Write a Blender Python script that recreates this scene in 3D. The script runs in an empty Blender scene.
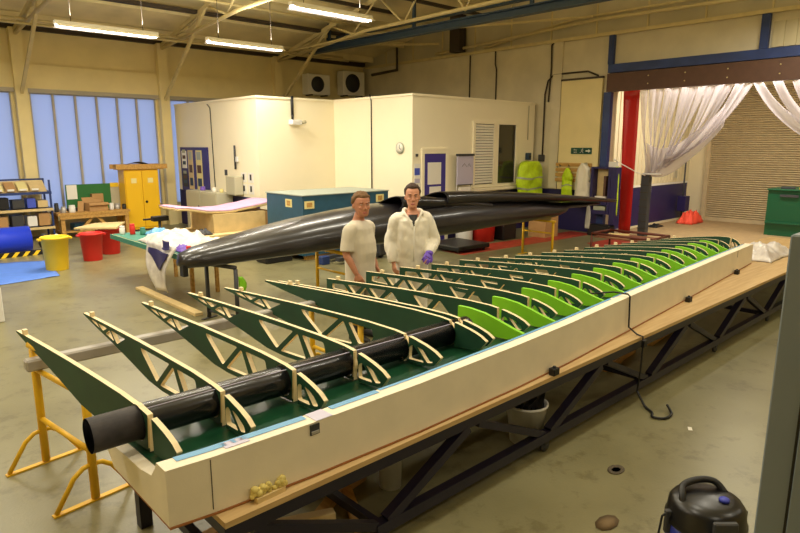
import bpy, bmesh, math, random
from mathutils import Vector, Matrix, Euler, noise
random.seed(7)
PI = math.pi
SC = bpy.context.scene
COL = SC.collection
def V(*a): return Vector(a)
# ---------------------------------------------------------------- camera
CAM_H, FPX, PITCH, YAW = 2.25, 611.5, math.radians(11.2), math.radians(47.0)
FH = V(math.cos(YAW), math.sin(YAW), 0); RT = V(math.sin(YAW), -math.cos(YAW), 0); UP0 = V(0, 0, 1)
FW = FH*math.cos(PITCH) - UP0*math.sin(PITCH); UPV = UP0*math.cos(PITCH) + FH*math.sin(PITCH)
EYE = V(0, 0, CAM_H)
cam_data = bpy.data.cameras.new('camera'); cam = bpy.data.objects.new('camera', cam_data); COL.objects.link(cam)
cam_data.sensor_width = 36; cam_data.lens = FPX/800*36; cam_data.clip_start = .05; cam_data.clip_end = 200
m = Matrix((RT, UPV, -FW)).transposed().to_4x4(); m.translation = EYE; cam.matrix_world = m
SC.camera = cam
def PX(px, py, **k):
    """photo measurement -> place on a known plane of the room (x=.., y=.. or z=..)"""
    d = FW + RT*((px-400)/FPX) - UPV*((py-266.5)/FPX)
    (ax, val), = k.items(); i = 'xyz'.index(ax)
    return EYE + d*((val-EYE[i])/d[i])
# ---------------------------------------------------------------- materials
MAT = {}
def srgb(c):
    return tuple(((x/255)/12.92 if x/255 <= .04045 else ((x/255+.055)/1.055)**2.4) for x in c)+(1,)
def mat(name, rgb, rough=.6, metal=0, noise_amt=0, noise_scale=6, bump=0, bump_scale=40, rgb2=None, coat=0, spec=.5, detail=4, stretch=None, sheen=0):
    m = bpy.data.materials.new(name); m.use_nodes = True; nt = m.node_tree; b = nt.nodes['Principled BSDF']
    b.inputs['Base Color'].default_value = srgb(rgb); b.inputs['Roughness'].default_value = rough
    b.inputs['Metallic'].default_value = metal; b.inputs['Specular IOR Level'].default_value = spec
    b.inputs['Coat Weight'].default_value = coat
    tc = nt.nodes.new('ShaderNodeTexCoord'); src = tc.outputs['Object']
    if stretch:
        mp = nt.nodes.new('ShaderNodeMapping'); mp.inputs['Scale'].default_value = stretch
        nt.links.new(src, mp.inputs['Vector']); src = mp.outputs['Vector']
    if noise_amt or rgb2:
        n = nt.nodes.new('ShaderNodeTexNoise'); n.inputs['Scale'].default_value = noise_scale; n.inputs['Detail'].default_value = detail
        nt.links.new(src, n.inputs['Vector'])
        r = nt.nodes.new('ShaderNodeValToRGB'); r.color_ramp.elements[0].position = .35; r.color_ramp.elements[1].position = .65
        a = srgb(rgb); c2 = srgb(rgb2) if rgb2 else tuple(min(1, x*(1-noise_amt)) for x in a[:3])+(1,)
        r.color_ramp.elements[0].color = c2; r.color_ramp.elements[1].color = a
        nt.links.new(n.outputs['Fac'], r.inputs['Fac']); nt.links.new(r.outputs['Color'], b.inputs['Base Color'])
    if bump:
        n2 = nt.nodes.new('ShaderNodeTexNoise'); n2.inputs['Scale'].default_value = bump_scale; n2.inputs['Detail'].default_value = 3
        nt.links.new(src, n2.inputs['Vector'])
        bp = nt.nodes.new('ShaderNodeBump'); bp.inputs['Strength'].default_value = bump; bp.inputs['Distance'].default_value = .01
        nt.links.new(n2.outputs['Fac'], bp.inputs['Height']); nt.links.new(bp.outputs['Normal'], b.inputs['Normal'])
    MAT[name] = m; return m
def emis(name, rgb, s):
    m = bpy.data.materials.new(name); m.use_nodes = True; nt = m.node_tree; nt.nodes.clear()
    e = nt.nodes.new('ShaderNodeEmission'); e.inputs['Color'].default_value = srgb(rgb); e.inputs['Strength'].default_value = s
    o = nt.nodes.new('ShaderNodeOutputMaterial'); nt.links.new(e.outputs[0], o.inputs[0]); MAT[name] = m; return m
def thin(name, rgb, transl=.5, transp=.2, rough=.3):
    """thin see-through sheet: diffuse + translucent + transparent"""
    m = bpy.data.materials.new(name); m.use_nodes = True; nt = m.node_tree; nt.nodes.clear()
    c = srgb(rgb); d = nt.nodes.new('ShaderNodeBsdfPrincipled'); d.inputs['Base Color'].default_value = c; d.inputs['Roughness'].default_value = rough
    t = nt.nodes.new('ShaderNodeBsdfTranslucent'); t.inputs['Color'].default_value = c
    a = nt.nodes.new('ShaderNodeMixShader'); a.inputs[0].default_value = transl; nt.links.new(d.outputs[0], a.inputs[1]); nt.links.new(t.outputs[0], a.inputs[2])
    o = nt.nodes.new('ShaderNodeOutputMaterial')
    tr = nt.nodes.new('ShaderNodeBsdfTransparent'); b = nt.nodes.new('ShaderNodeMixShader'); b.inputs[0].default_value = transp
    nt.links.new(a.outputs[0], b.inputs[1]); nt.links.new(tr.outputs[0], b.inputs[2]); nt.links.new(b.outputs[0], o.inputs[0])
    MAT[name] = m; return m
def floor_mat():
    m = mat('floor_paint', (133, 127, 93), rough=.33, rgb2=(119, 113, 80), noise_scale=1.3, detail=8, bump=.08, bump_scale=60)
    nt = m.node_tree; b = nt.nodes['Principled BSDF']; tc = [n for n in nt.nodes if n.type == 'TEX_COORD'][0]
    base = b.inputs['Base Color'].links[0].from_socket
    n = nt.nodes.new('ShaderNodeTexNoise'); n.inputs['Scale'].default_value = 5; n.inputs['Detail'].default_value = 12; n.inputs['Roughness'].default_value = .7
    nt.links.new(tc.outputs['Object'], n.inputs['Vector'])
    r = nt.nodes.new('ShaderNodeValToRGB'); r.color_ramp.elements[0].position = .36; r.color_ramp.elements[0].color = (.66, .63, .55, 1)
    r.color_ramp.elements[1].position = .47; r.color_ramp.elements[1].color = (1, 1, 1, 1)
    nt.links.new(n.outputs['Fac'], r.inputs['Fac'])
    mx = nt.nodes.new('ShaderNodeMix'); mx.data_type = 'RGBA'; mx.blend_type = 'MULTIPLY'; mx.inputs['Factor'].default_value = .8
    nt.links.new(base, mx.inputs['A']); nt.links.new(r.outputs['Color'], mx.inputs['B']); nt.links.new(mx.outputs['Result'], b.inputs['Base Color'])
floor_mat()
mat('cream_wall', (240, 222, 164), .75, noise_amt=.07, noise_scale=2)
mat('office_wall', (250, 240, 210), .7, noise_amt=.03, noise_scale=1)
mat('block_wall', (222, 211, 182), .8, noise_amt=.12, noise_scale=1.6, bump=.1)
mat('roof_deck', (236, 220, 170), .8, noise_amt=.2, noise_scale=1.2)
mat('cladding', (200, 188, 152), .7, noise_amt=.15, noise_scale=1)
mat('steel_cream', (214, 196, 142), .5, noise_amt=.1)
mat('steel_dark', (58, 46, 32), .6)
mat('steel_blue', (40, 62, 120), .45, noise_amt=.25, noise_scale=3)
mat('steel_blue_dull', (46, 70, 92), .5, noise_amt=.2)
mat('brown_beam', (96, 66, 50), .6, noise_amt=.15)
mat('navy', (38, 30, 86), .5, noise_amt=.12)
mat('board_blue', (46, 40, 116), .45)
mat('door_blue', (60, 48, 142), .45)
mat('white_paint', (236, 232, 220), .5)
mat('window_frame', (176, 168, 150), .5)
mat('lobby_wall', (226, 214, 176), .6)
mat('shutter', (196, 178, 140), .5, noise_amt=.12)
mat('rubber_mat', (168, 142, 100), .8, noise_amt=.15)
mat('red_floor', (176, 62, 44), .5, noise_amt=.3, noise_scale=5)
mat('foam', (240, 230, 208), .7, noise_amt=.06, noise_scale=5, bump=.06, bump_scale=120)
mat('ply', (206, 176, 124), .6, rgb2=(190, 156, 104), noise_scale=5, stretch=(.4, 6, 6))
mat('ply_edge', (240, 220, 176), .6, noise_amt=.08, noise_scale=14)
mat('inner_black', (6, 6, 7), .8)
mat('mdf_edge', (158, 102, 54), .7)
mat('truss', (26, 22, 44), .4, noise_amt=.25, noise_scale=6)
mat('rib_green', (26, 72, 50), .55, noise_amt=.22, noise_scale=4)
mat('skin_green', (26, 74, 48), .3, noise_amt=.35, noise_scale=3)
mat('lime', (140, 214, 36), .5, noise_amt=.12, noise_scale=5)
mat('carbon', (20, 19, 23), .27, coat=.25, noise_amt=.3, noise_scale=12)
mat('carbon_wing', (25, 22, 26), .3, coat=.25, noise_amt=.25, noise_scale=4)
mat('carbon_matte', (66, 60, 58), .6, noise_amt=.4, noise_scale=20)
mat('black', (18, 17, 18), .5)
mat('black_gloss', (14, 13, 15), .3)
mat('tape_blue', (104, 164, 210), .5)
mat('tape_lilac', (196, 190, 214), .5)
mat('silver', (186, 182, 176), .4, metal=.3)
mat('yellow_paint', (236, 186, 26), .45, noise_amt=.1)
mat('yellow_cab', (240, 190, 30), .42)
mat('yellow_bin', (246, 206, 40), .5)
mat('red_bin', (214, 40, 32), .5)
mat('blue_roll', (36, 64, 214), .35)
mat('tarp', (84, 128, 220), .6, noise_amt=.1)
mat('grey_pipe', (172, 166, 158), .5)
mat('grey_locker', (118, 128, 134), .5)
mat('grey_cabinet', (190, 184, 158), .5)
mat('dark_grey', (58, 58, 60), .6)
mat('timber', (206, 162, 88), .65, rgb2=(180, 134, 66), noise_scale=4, stretch=(6, 1, 6))
mat('timber_pale', (222, 196, 140), .65, noise_amt=.12)
mat('cardboard', (186, 144, 92), .8, noise_amt=.08)
mat('pegboard', (44, 112, 52), .7)
mat('paper', (240, 236, 226), .7)
mat('paper_yellow', (232, 218, 150), .7)
mat('teal_lid_reflection', (160, 170, 160), .5)  # lid colour paled to hold the reflection of the wall
mat('teal', (44, 88, 112), .5, noise_amt=.12)
mat('teal_light', (60, 132, 112), .5)
mat('green_machine', (14, 84, 54), .4)
mat('pink_foam', (214, 168, 202), .7, noise_amt=.08)
mat('white_plastic', (232, 230, 226), .45)
mat('plastic_film', (226, 220, 214), .35, bump=.5, bump_scale=18, rgb2=(196, 188, 184), noise_scale=7)
mat('hivis', (206, 240, 34), .55, noise_amt=.2, noise_scale=9, bump=.3, bump_scale=12)
mat('reflect', (164, 170, 150), .3)
mat('white_cloth', (232, 226, 206), .8, bump=.4, bump_scale=14)
mat('red_pvc', (206, 34, 26), .3)
mat('orange_cloth', (240, 84, 58), .7)
mat('maroon', (104, 48, 36), .5, noise_amt=.2)
mat('maroon_top', (150, 92, 66), .35, noise_amt=.2)
mat('sign_green', (14, 74, 58), .5)
mat('glass_dark', (44, 44, 40), .08, spec=.8)
mat('blind', (238, 234, 220), .5)
mat('tee', (212, 203, 184), .9, noise_amt=.05, bump=.5, bump_scale=11)
mat('coverall', (236, 230, 214), .8, noise_amt=.03, bump=.7, bump_scale=9)
mat('skin', (206, 146, 116), .55, noise_amt=.08, noise_scale=10)
mat('skin_tan', (188, 128, 98), .55, noise_amt=.08, noise_scale=10)
mat('lips', (166, 92, 82), .5)
mat('stubble', (168, 112, 82), .7)
mat('hair_sandy', (122, 88, 50), .8, noise_amt=.35, noise_scale=60, bump=.8, bump_scale=90)
mat('hair_brown', (72, 50, 34), .8, noise_amt=.35, noise_scale=60, bump=.8, bump_scale=90)
mat('eye_white', (190, 172, 160), .4)
mat('eye', (60, 50, 44), .3)
mat('shorts', (150, 144, 126), .8)
mat('glove', (110, 78, 200), .45)
mat('blue_label', (70, 90, 200), .5)
mat('vac_blue', (50, 60, 170), .4)
mat('copper', (150, 88, 60), .4, metal=.3)
mat('stain', (84, 74, 58), .8)
mat('rust_stain', (120, 98, 66), .8)
mat('purple', (120, 90, 190), .6)
mat('spray_foam', (226, 206, 120), .8, noise_amt=.2, noise_scale=30)
thin('pvc_film', (228, 220, 222), transl=.5, transp=.52, rough=.25)
thin('pane_blue', (208, 212, 222), transl=.75, transp=.0, rough=.5)
emis('tube_glow', (255, 238, 236), 16)
emis('tube_glow_lobby', (255, 244, 246), 8)
def catmull(pts, k=6):
    P = [Vector(p) for p in pts]; out = []
    for i in range(len(P)-1):
        a, b, c, d = P[max(i-1, 0)], P[i], P[i+1], P[min(i+2, len(P)-1)]
        for j in range(k):
            t = j/k; out.append(.5*((2*b)+(c-a)*t+(2*a-5*b+4*c-d)*t*t+(3*b-a-3*c+d)*t**3))
    return out+[P[-1]]
# ---------------------------------------------------------------- mesh builder
WM = {}   # world matrices of things and parts
class MB:
    def __init__(s): s.v = []; s.f = []; s.mi = []; s.sm = []; s.cur = 0; s.smooth = False
    def add(s, vs, fs):
        o = len(s.v); s.v += [tuple(v) for v in vs]
        for f in fs: s.f.append(tuple(o+i for i in f)); s.mi.append(s.cur); s.sm.append(s.smooth)
        return s
    def box(s, lo, hi, M=None):
        x0, y0, z0 = lo; x1, y1, z1 = hi
        vs = [V(x, y, z) for z in (z0, z1) for (x, y) in ((x0, y0), (x1, y0), (x1, y1), (x0, y1))]
        if M is not None: vs = [M @ v for v in vs]
        return s.add(vs, [(3, 2, 1, 0), (4, 5, 6, 7), (0, 1, 5, 4), (1, 2, 6, 5), (2, 3, 7, 6), (3, 0, 4, 7)])
    def cbox(s, c, d, rz=0, rx=0, ry=0):
        M = Matrix.Translation(c) @ Euler((rx, ry, rz)).to_matrix().to_4x4()
        return s.box((-d[0]/2, -d[1]/2, -d[2]/2), (d[0]/2, d[1]/2, d[2]/2), M)
    def bar(s, p, q, w, h=None, up=(0, 0, 1)):
        p, q = Vector(p), Vector(q); d = (q-p); L = d.length; d = d/L; h = h or w
        u = Vector(up); a = d.cross(u)
        if a.length < 1e-4: a = d.cross(V(1, 0, 0))
        a.normalize(); b = a.cross(d)
        M = Matrix((d, a, b)).transposed().to_4x4(); M.translation = p
        return s.box((0, -w/2, -h/2), (L, w/2, h/2), M)
    def tube(s, pts, r, n=10, caps=True, closed=False):
        pts = [Vector(p) for p in pts]; k = len(pts); rs = r if isinstance(r, (list, tuple)) else [r]*k
        rings = []; prev = None
        for i, p in enumerate(pts):
            if closed: t = pts[(i+1) % k]-pts[i-1]
            else: t = (pts[min(i+1, k-1)]-pts[max(i-1, 0)])
            t = t.normalized()
            if prev is None:
                a = t.cross(V(0, 0, 1)); a = a if a.length > 1e-3 else t.cross(V(1, 0, 0))
            else: a = prev-t*prev.dot(t)
            a.normalize(); prev = a; b = t.cross(a)
            rings.append([p+(a*math.cos(2*PI*j/n)+b*math.sin(2*PI*j/n))*rs[i] for j in range(n)])
        s.smooth = True
        return s.loft(rings, caps=caps and not closed, closed=closed)
    def loft(s, rings, caps=True, closed=False):
        n = len(rings[0]); k = len(rings); vs = [v for r in rings for v in r]; fs = []
        for i in range(k if closed else k-1):
            for j in range(n):
                fs.append((i*n+j, i*n+(j+1) % n, ((i+1) % k)*n+(j+1) % n, ((i+1) % k)*n+j))
        if caps: fs += [tuple(range(n))[::-1], tuple((k-1)*n+j for j in range(n))]
        return s.add(vs, fs)
    def lathe(s, prof, c=(0, 0, 0), n=24, sx=1, sy=1):
        c = Vector(c); s.smooth = True
        return s.loft([[c+V(r*sx*math.cos(2*PI*j/n), r*sy*math.sin(2*PI*j/n), z) for j in range(n)] for r, z in prof])
    def cyl(s, p, q, r, n=16): return s.tube([p, q], r, n)
    def poly(s, pts, thick, ax='z'):
        """prism: polygon of 3d points, pushed by vector thick"""
        t = Vector(thick); n = len(pts); a = [Vector(p) for p in pts]
        return s.add(a+[p+t for p in a], [tuple(range(n))[::-1], tuple(range(n, 2*n))]+[(i, (i+1) % n, n+(i+1) % n, n+i) for i in range(n)])
    def sphere(s, c, r, n=12, k=8):
        c = Vector(c); r = Vector(r) if not isinstance(r, (int, float)) else V(r, r, r)
        rings = [[c+V(r.x*math.sin(PI*i/k)*math.cos(2*PI*j/n), r.y*math.sin(PI*i/k)*math.sin(2*PI*j/n), -r.z*math.cos(PI*i/k)) for j in range(n)] for i in range(1, k)]
        s.smooth = True; return s.loft(rings)
    def sheet(s, fn, nu, nv, th=.004):
        """grid surface fn(u,v)->Vector with small thickness"""
        P = [[Vector(fn(i/nu, j/nv)) for j in range(nv+1)] for i in range(nu+1)]
        N = [[None]*(nv+1) for _ in range(nu+1)]
        for i in range(nu+1):
            for j in range(nv+1):
                du = P[min(i+1, nu)][j]-P[max(i-1, 0)][j]; dv = P[i][min(j+1, nv)]-P[i][max(j-1, 0)]
                q = du.cross(dv); N[i][j] = q.normalized() if q.length > 1e-9 else V(0, 0, 1)
        vs = [P[i][j] for i in range(nu+1) for j in range(nv+1)]+[P[i][j]-N[i][j]*th for i in range(nu+1) for j in range(nv+1)]
        K = (nu+1)*(nv+1); idx = lambda i, j: i*(nv+1)+j; fs = []
        for i in range(nu):
            for j in range(nv):
                a, b, c, d = idx(i, j), idx(i+1, j), idx(i+1, j+1), idx(i, j+1)
                fs += [(a, b, c, d), (K+d, K+c, K+b, K+a)]
        for i in range(nu):
            fs += [(idx(i, 0), K+idx(i, 0), K+idx(i+1, 0), idx(i+1, 0)), (idx(i+1, nv), K+idx(i+1, nv), K+idx(i, nv), idx(i, nv))]
        for j in range(nv):
            fs += [(idx(0, j+1), K+idx(0, j+1), K+idx(0, j), idx(0, j)), (idx(nu, j), K+idx(nu, j), K+idx(nu, j+1), idx(nu, j+1))]
        s.smooth = True; return s.add(vs, fs)
    def xf(s, M): s.v = [tuple(M @ Vector(v)) for v in s.v]; return s
    def mesh(s, name, mats, bevel=0):
        me = bpy.data.meshes.new(name); me.from_pydata(s.v, [], s.f)
        for p, i, q in zip(me.polygons, s.mi, s.sm): p.material_index = i; p.use_smooth = q
        for k in (mats if isinstance(mats, (list, tuple)) else [mats]): me.materials.append(MAT[k])
        bm = bmesh.new(); bm.from_mesh(me); bmesh.ops.recalc_face_normals(bm, faces=bm.faces)
        if bevel:
            es = [e for e in bm.edges if len(e.link_faces) == 2 and e.calc_face_angle(0) > .6]
            bmesh.ops.bevel(bm, geom=es, offset=bevel, segments=1, affect='EDGES', clamp_overlap=True)
        bm.to_mesh(me); bm.free(); return me
    def build(s, name, mats, parent=None, bevel=0, local=False):
        return link(name, s.mesh(name, mats, bevel), parent, local)
def link(name, me, parent=None, local=False):
    o = bpy.data.objects.new(name, me); COL.objects.link(o)
    if parent is None:
        if local: WM[o.name] = Matrix()
        else:
            xs = [v.co for v in me.vertices]
            lo = V(*(min(c[i] for c in xs) for i in range(3))); hi = V(*(max(c[i] for c in xs) for i in range(3)))
            b = V((lo.x+hi.x)/2, (lo.y+hi.y)/2, lo.z); me.transform(Matrix.Translation(-b)); o.location = b
            WM[o.name] = Matrix.Translation(b)
    else:
        W = WM[parent.name]; o.parent = parent; WM[o.name] = W
        if not local: me.transform(W.inverted())
    return o
def tag(o, label, cat, group=None, kind=None):
    if label: o['label'] = label
    if cat: o['category'] = cat
    if group: o['group'] = group
    if kind: o['kind'] = kind
    return o
def thing(name, label, cat, loc=(0, 0, 0), rz=0, group=None):
    o = bpy.data.objects.new(name, None); COL.objects.link(o); o.empty_display_size = .1
    o.location = loc; o.rotation_euler = (0, 0, rz)
    WM[o.name] = Matrix.Translation(loc) @ Matrix.Rotation(rz, 4, 'Z')
    return tag(o, label, cat, group)
def one(mb, name, mats, label, cat, group=None, bevel=0): return tag(mb.build(name, mats, None, bevel), label, cat, group)
def struct(mb, name, mats, parent=None, bevel=0):
    o = mb.build(name, mats, parent, bevel)
    if parent is None: o['kind'] = 'structure'
    return o
def sroot(name, loc=(0, 0, 0)):
    o = bpy.data.objects.new(name, None); COL.objects.link(o); o.location = loc; WM[o.name] = Matrix.Translation(loc); o['kind'] = 'structure'; return o
def copy_tree(o, parent=None):
    c = o.copy(); COL.objects.link(c); c.parent = parent
    if parent: c.matrix_parent_inverse = Matrix()
    for ch in list(o.children): copy_tree(ch, c)
    return c
def smooth_poly(pts, r, n=3, closed=True):
    """round the corners of a 2d polygon"""
    out = []; k = len(pts)
    for i in range(k):
        p, a, b = Vector(pts[i]), Vector(pts[i-1]), Vector(pts[(i+1) % k])
        da, db = (a-p), (b-p); ra = min(r, da.length*.42); rb = min(r, db.length*.42)
        s, e = p+da.normalized()*ra, p+db.normalized()*rb
        for j in range(n+1):
            t = j/n; out.append(s*(1-t)**2+p*2*t*(1-t)+e*t*t)
    return out
def plate(outer, holes, thick, face_mat, edge_mat, to):
    """flat plate with holes (2d curves filled and extruded); to = 4x4 matrix from (a,b,depth)"""
    cu = bpy.data.curves.new('plate', 'CURVE'); cu.dimensions = '2D'; cu.fill_mode = 'BOTH'; cu.extrude = thick/2
    for ring in [outer]+holes:
        sp = cu.splines.new('POLY'); sp.points.add(len(ring)-1); sp.use_cyclic_u = True
        for p, c in zip(sp.points, ring): p.co = (c[0], c[1], 0, 1)
    ob = bpy.data.objects.new('plate', cu); COL.objects.link(ob)
    dg = bpy.context.evaluated_depsgraph_get(); me = bpy.data.meshes.new_from_object(ob.evaluated_get(dg))
    bpy.data.objects.remove(ob); bpy.data.curves.remove(cu)
    bm = bmesh.new(); bm.from_mesh(me); bmesh.ops.remove_doubles(bm, verts=bm.verts, dist=1e-5)
    bmesh.ops.recalc_face_normals(bm, faces=bm.faces); bm.to_mesh(me); bm.free()
    me.materials.clear(); me.materials.append(MAT[face_mat]); me.materials.append(MAT[edge_mat])
    for p in me.polygons: p.material_index = 0 if abs(p.normal.z) > .5 else 1; p.use_smooth = False
    me.transform(to); return me
def text_mesh(s, size, depth=.002):
    cu = bpy.data.curves.new('text', 'FONT'); cu.body = s; cu.size = size; cu.extrude = depth/2; cu.align_x = 'CENTER'; cu.align_y = 'CENTER'
    ob = bpy.data.objects.new('text', cu); COL.objects.link(ob)
    dg = bpy.context.evaluated_depsgraph_get(); me = bpy.data.meshes.new_from_object(ob.evaluated_get(dg))
    bpy.data.objects.remove(ob); bpy.data.curves.remove(cu); me.materials.clear(); return me
# ================================================================ SETTING
XR, YW, X0, Y0 = 14.6, 17.6, -5.0, -6.0
XS = 19.6
def roofz(y): return 5.15+.21*(17.6-y) if y > 3 else 5.15+.21*14.6-.21*(3-y)
struct(MB().box((X0-.3, Y0-.3, -.12), (XS+.6, YW+.3, 0)), 'floor', 'floor_paint')
# roof
r = MB()
for (ya, yb) in ((YW+.3, 3), (3, Y0-.3)):
    r.poly([(X0-.3, ya, roofz(ya)), (XR+.25, ya, roofz(ya)), (XR+.25, yb, roofz(yb)), (X0-.3, yb, roofz(yb))], (0, 0, .12))
ceil = struct(r, 'ceiling', 'roof_deck')
for k in range(9):
    y = 17.0-k*1.55
    struct(MB().box((X0, y-.04, roofz(y)-.2), (XR-.05, y+.04, roofz(y)-.005)), 'purlin', 'roof_deck', ceil)
# left wall with windows (far long wall)
w = MB(); w.box((X0-.2, YW, 0), (XR+.2, YW+.2, .55)); w.box((X0-.2, YW, 3.6), (XR+.2, YW+.2, 5.35)); w.box((10.75, YW, .55), (XR+.2, YW+.2, 3.6))
for a, b in ((X0-.2, -3.3), (-.1, .15), (3.55, 3.95), (7.05, 7.45)): w.box((a, YW, .55), (b, YW+.2, 3.6))
w.box((X0, YW-.07, 3.6), (XR, YW, 4.2))
wl = struct(w, 'wall_left', 'cream_wall')
struct(MB().box((X0, YW-.12, 4.98), (XR, YW, 5.12)), 'eave_beam', 'steel_dark', wl)
struct(MB().box((X0, YW-.09, 3.52), (10.7, YW-.005, 3.62)), 'lintel', 'window_frame', wl)
for n, (a, b) in enumerate(((-3.3, -.1), (.15, 3.55), (3.95, 7.05), (7.45, 10.75)), 1):
    W = sroot('window_%d' % n, ((a+b)/2, YW+.05, .55))
    f = MB(); f.box((a, YW+.02, .55), (b, YW+.1, .62)); f.box((a, YW+.02, 3.5), (b, YW+.1, 3.6))
    k = 6
    for i in range(k+1):
        x = a+(b-a)*i/k; f.box((max(a, x-.025), YW, .56), (min(b, x+.025), YW+.1, 3.58))
    struct(f, 'frame', 'window_frame', W)
    for i in range(k):
        struct(MB().box((a+(b-a)*i/k+.02, YW+.05, .6), (a+(b-a)*(i+1)/k-.02, YW+.06, 3.52)), 'pane', 'pane_blue', W)
# columns
for x in (.02, 3.75, 7.25, 10.95):
    c = MB(); c.box((x-.13, YW-.22, 0), (x+.13, YW-.005, 5.0))
    struct(c, 'column', 'cream_wall')
# roof trusses
for x in (.02, 3.75, 7.25, 10.95):
    T = sroot('roof_truss', (x, YW-.2, 4.9))
    struct(MB().bar((x, YW-.15, 4.88), (x, 3, roofz(3)-.35), .07, .1), 'rafter', 'steel_cream', T) if False else None
    struct(MB().bar((x, YW-.1, roofz(YW-.1)-.26), (x, 3.2, roofz(3.2)-.26), .08, .1), 'rafter', 'steel_cream', T)
    struct(MB().tube([(x, YW-.15, 4.86), (x, 13.0, 5.22), (x, 3.2, 5.3)], .045, 8), 'tie_bar', 'steel_cream', T)
    struct(MB().bar((x, YW-.2, 3.5), (x, 14.2, 5.85), .07, .07), 'knee_brace', 'steel_cream', T)
    ys = [15.6, 13.6, 11.6, 9.6, 7.6, 5.6]
    for i, y in enumerate(ys):
        zt = roofz(y)-.3; zb = 5.2
        struct(MB().tube([(x, y, zb), (x, y-.9, roofz(y-.9)-.3)], .028, 6), 'web', 'steel_cream', T)
        struct(MB().tube([(x, y, zb), (x, y+.9, roofz(y+.9)-.3)], .028, 6), 'web', 'steel_cream', T)
# longitudinal rails and cable tray between the trusses
for y, z, rr, mt in ((16.2, 5.0, .035, 'steel_cream'), (15.9, 4.86, .03, 'steel_cream')):
    struct(MB().tube([(X0+.1, y, z), (12.6, y, z)], rr, 8), 'longitudinal_rail', mt, ceil)
tray = MB().box((-2, 15.0, 5.42), (11.8, 15.16, 5.5))
struct(tray, 'cable_tray', 'steel_dark', ceil)
struct(MB().box((-2, 12.9, 5.72), (11.8, 12.98, 5.8)), 'cable_tray', 'steel_dark', ceil)
struct(MB().tube([(1.0, 13.9, 5.5), (12.6, 13.9, 5.5)], .03, 8), 'longitudinal_rail', 'steel_cream', ceil)
# blue runway beams hung under the trusses
rb_ = sroot('runway_beam', (11.2, 9, 5.0))
b = MB(); b.box((11.1, 2.0, 4.93), (11.3, 15.9, 4.955)); b.box((11.18, 2.0, 4.955), (11.22, 15.9, 5.085)); b.box((11.1, 2.0, 5.085), (11.3, 15.9, 5.11)); struct(b, 'lower_beam', 'steel_blue_dull', rb_)
struct(MB().box((11.75, 2.0, 5.38), (11.87, 15.9, 5.46)), 'upper_rail', 'steel_blue_dull', rb_)
for y in (4.5, 8.0, 11.5, 15.0): struct(MB().box((11.17, y-.04, 5.111), (11.23, y+.04, roofz(y)-.02)), 'hanger', 'steel_blue_dull', rb_)
struct(MB().tube([(10.4, 15.9, 4.95), (11.2, 13.5, 5.2), (13.2, 11.0, 5.35), (14.3, 8.4, 5.35)], .03, 8), 'sloping_pipe', 'steel_cream', rb_)
struct(MB().box((14.3, 12.75, 5.0), (14.58, 13.15, 6.05)), 'dark_duct', 'steel_dark', rb_)
struct(MB().tube([PX(330, 35, x=14.3), PX(397, 46, x=14.3), PX(397, 70, x=14.3), PX(372, 75, x=14.3)], .05, 8), 'dark_pipe', 'steel_dark', rb_)
struct(MB().tube([(11.0, 17.3, 5.2), (13.2, 16.2, 5.45), (14.3, 13.6, 5.3)], .035, 8), 'sloping_pipe', 'steel_cream', rb_)
struct(MB().box((7.4, 11.2, 5.65), (14.2, 11.3, 5.72)), 'dark_rail', 'steel_dark', rb_)
# right wall with the vehicle doorway
YD0, YD1, ZD = 1.2, 7.9, 3.57
w = MB(); w.box((XR, YD1, 0), (XR+.22, YW+.2, 4.95)); w.box((XR, YD0, ZD), (XR+.22, YD1, 4.95)); w.box((XR, Y0-.2, 0), (XR+.22, YD0, 4.95))
wr = struct(w, 'wall_right', 'block_wall')
g = MB(); g.poly([(XR+.06, Y0-.2, 4.95), (XR+.06, YW+.2, 4.95), (XR+.06, YW+.2, 5.1), (XR+.06, 3, roofz(3)), (XR+.06, Y0-.2, roofz(Y0-.2))], (.12, 0, 0))
struct(g, 'gable_cladding', 'cladding', wr)
for k in range(12):
    y = 16.4-k*1.32
    struct(MB().box((XR+.03, y-.018, 4.98), (XR+.07, y+.018, roofz(y)-.02)), 'cladding_seam', 'steel_cream', wr)
struct(MB().box((XR-.07, Y0, 4.9), (XR+.02, YW-.15, 4.98)), 'wall_ledge', 'steel_cream', wr)
struct(MB().tube([(XR-.05, 12, 5.02), (XR-.05, 9, 5.42), (XR-.05, 6, 5.42), (XR-.05, 0, 5.45)], .028, 8), 'conduit', 'steel_cream', wr)
struct(MB().tube([(XR-.12, 13.9, 5.05), (XR-.12, 8.4, 5.3), (XR-.12, 2.0, 5.2)], .04, 8), 'gable_tie', 'steel_cream', wr)
struct(MB().box((XR-.012, YD1+.06, 0), (XR, 10.1, 1.08)), 'dado', 'navy', wr)
struct(MB().box((XR-.09, 8.15, 1.1), (XR-.002, 9.32, 3.9)), 'boxed_panel', 'cream_wall', wr)
struct(MB().box((XR-.1, 8.15, 3.9), (XR, 9.34, 3.95)), 'panel_trim', 'steel_dark', wr)
struct(MB().box((XR-.06, 9.36, 1.1), (XR-.002, 9.62, 4.9)), 'pilaster', 'block_wall', wr)
struct(MB().tube([(XR-.04, 9.86, 1.9), (XR-.04, 9.86, 3.6), (XR-.04, 9.78, 3.95), (XR-.04, 9.6, 4.1), (XR-.04, 8.6, 4.1), (XR-.04, 8.3, 3.97)], .022, 8), 'conduit', 'steel_dark', wr)
struct(MB().tube([(XR-.03, 12.55, 3.4), (XR-.03, 12.55, 4.88)], .02, 6), 'conduit', 'steel_dark', wr)
struct(MB().tube([(XR-.03, 11.55, 3.4), (XR-.03, 11.55, 4.4), (XR-.03, 11.6, 4.55), (XR-.03, 11.6, 4.9)], .02, 6), 'conduit', 'steel_dark', wr)
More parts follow.
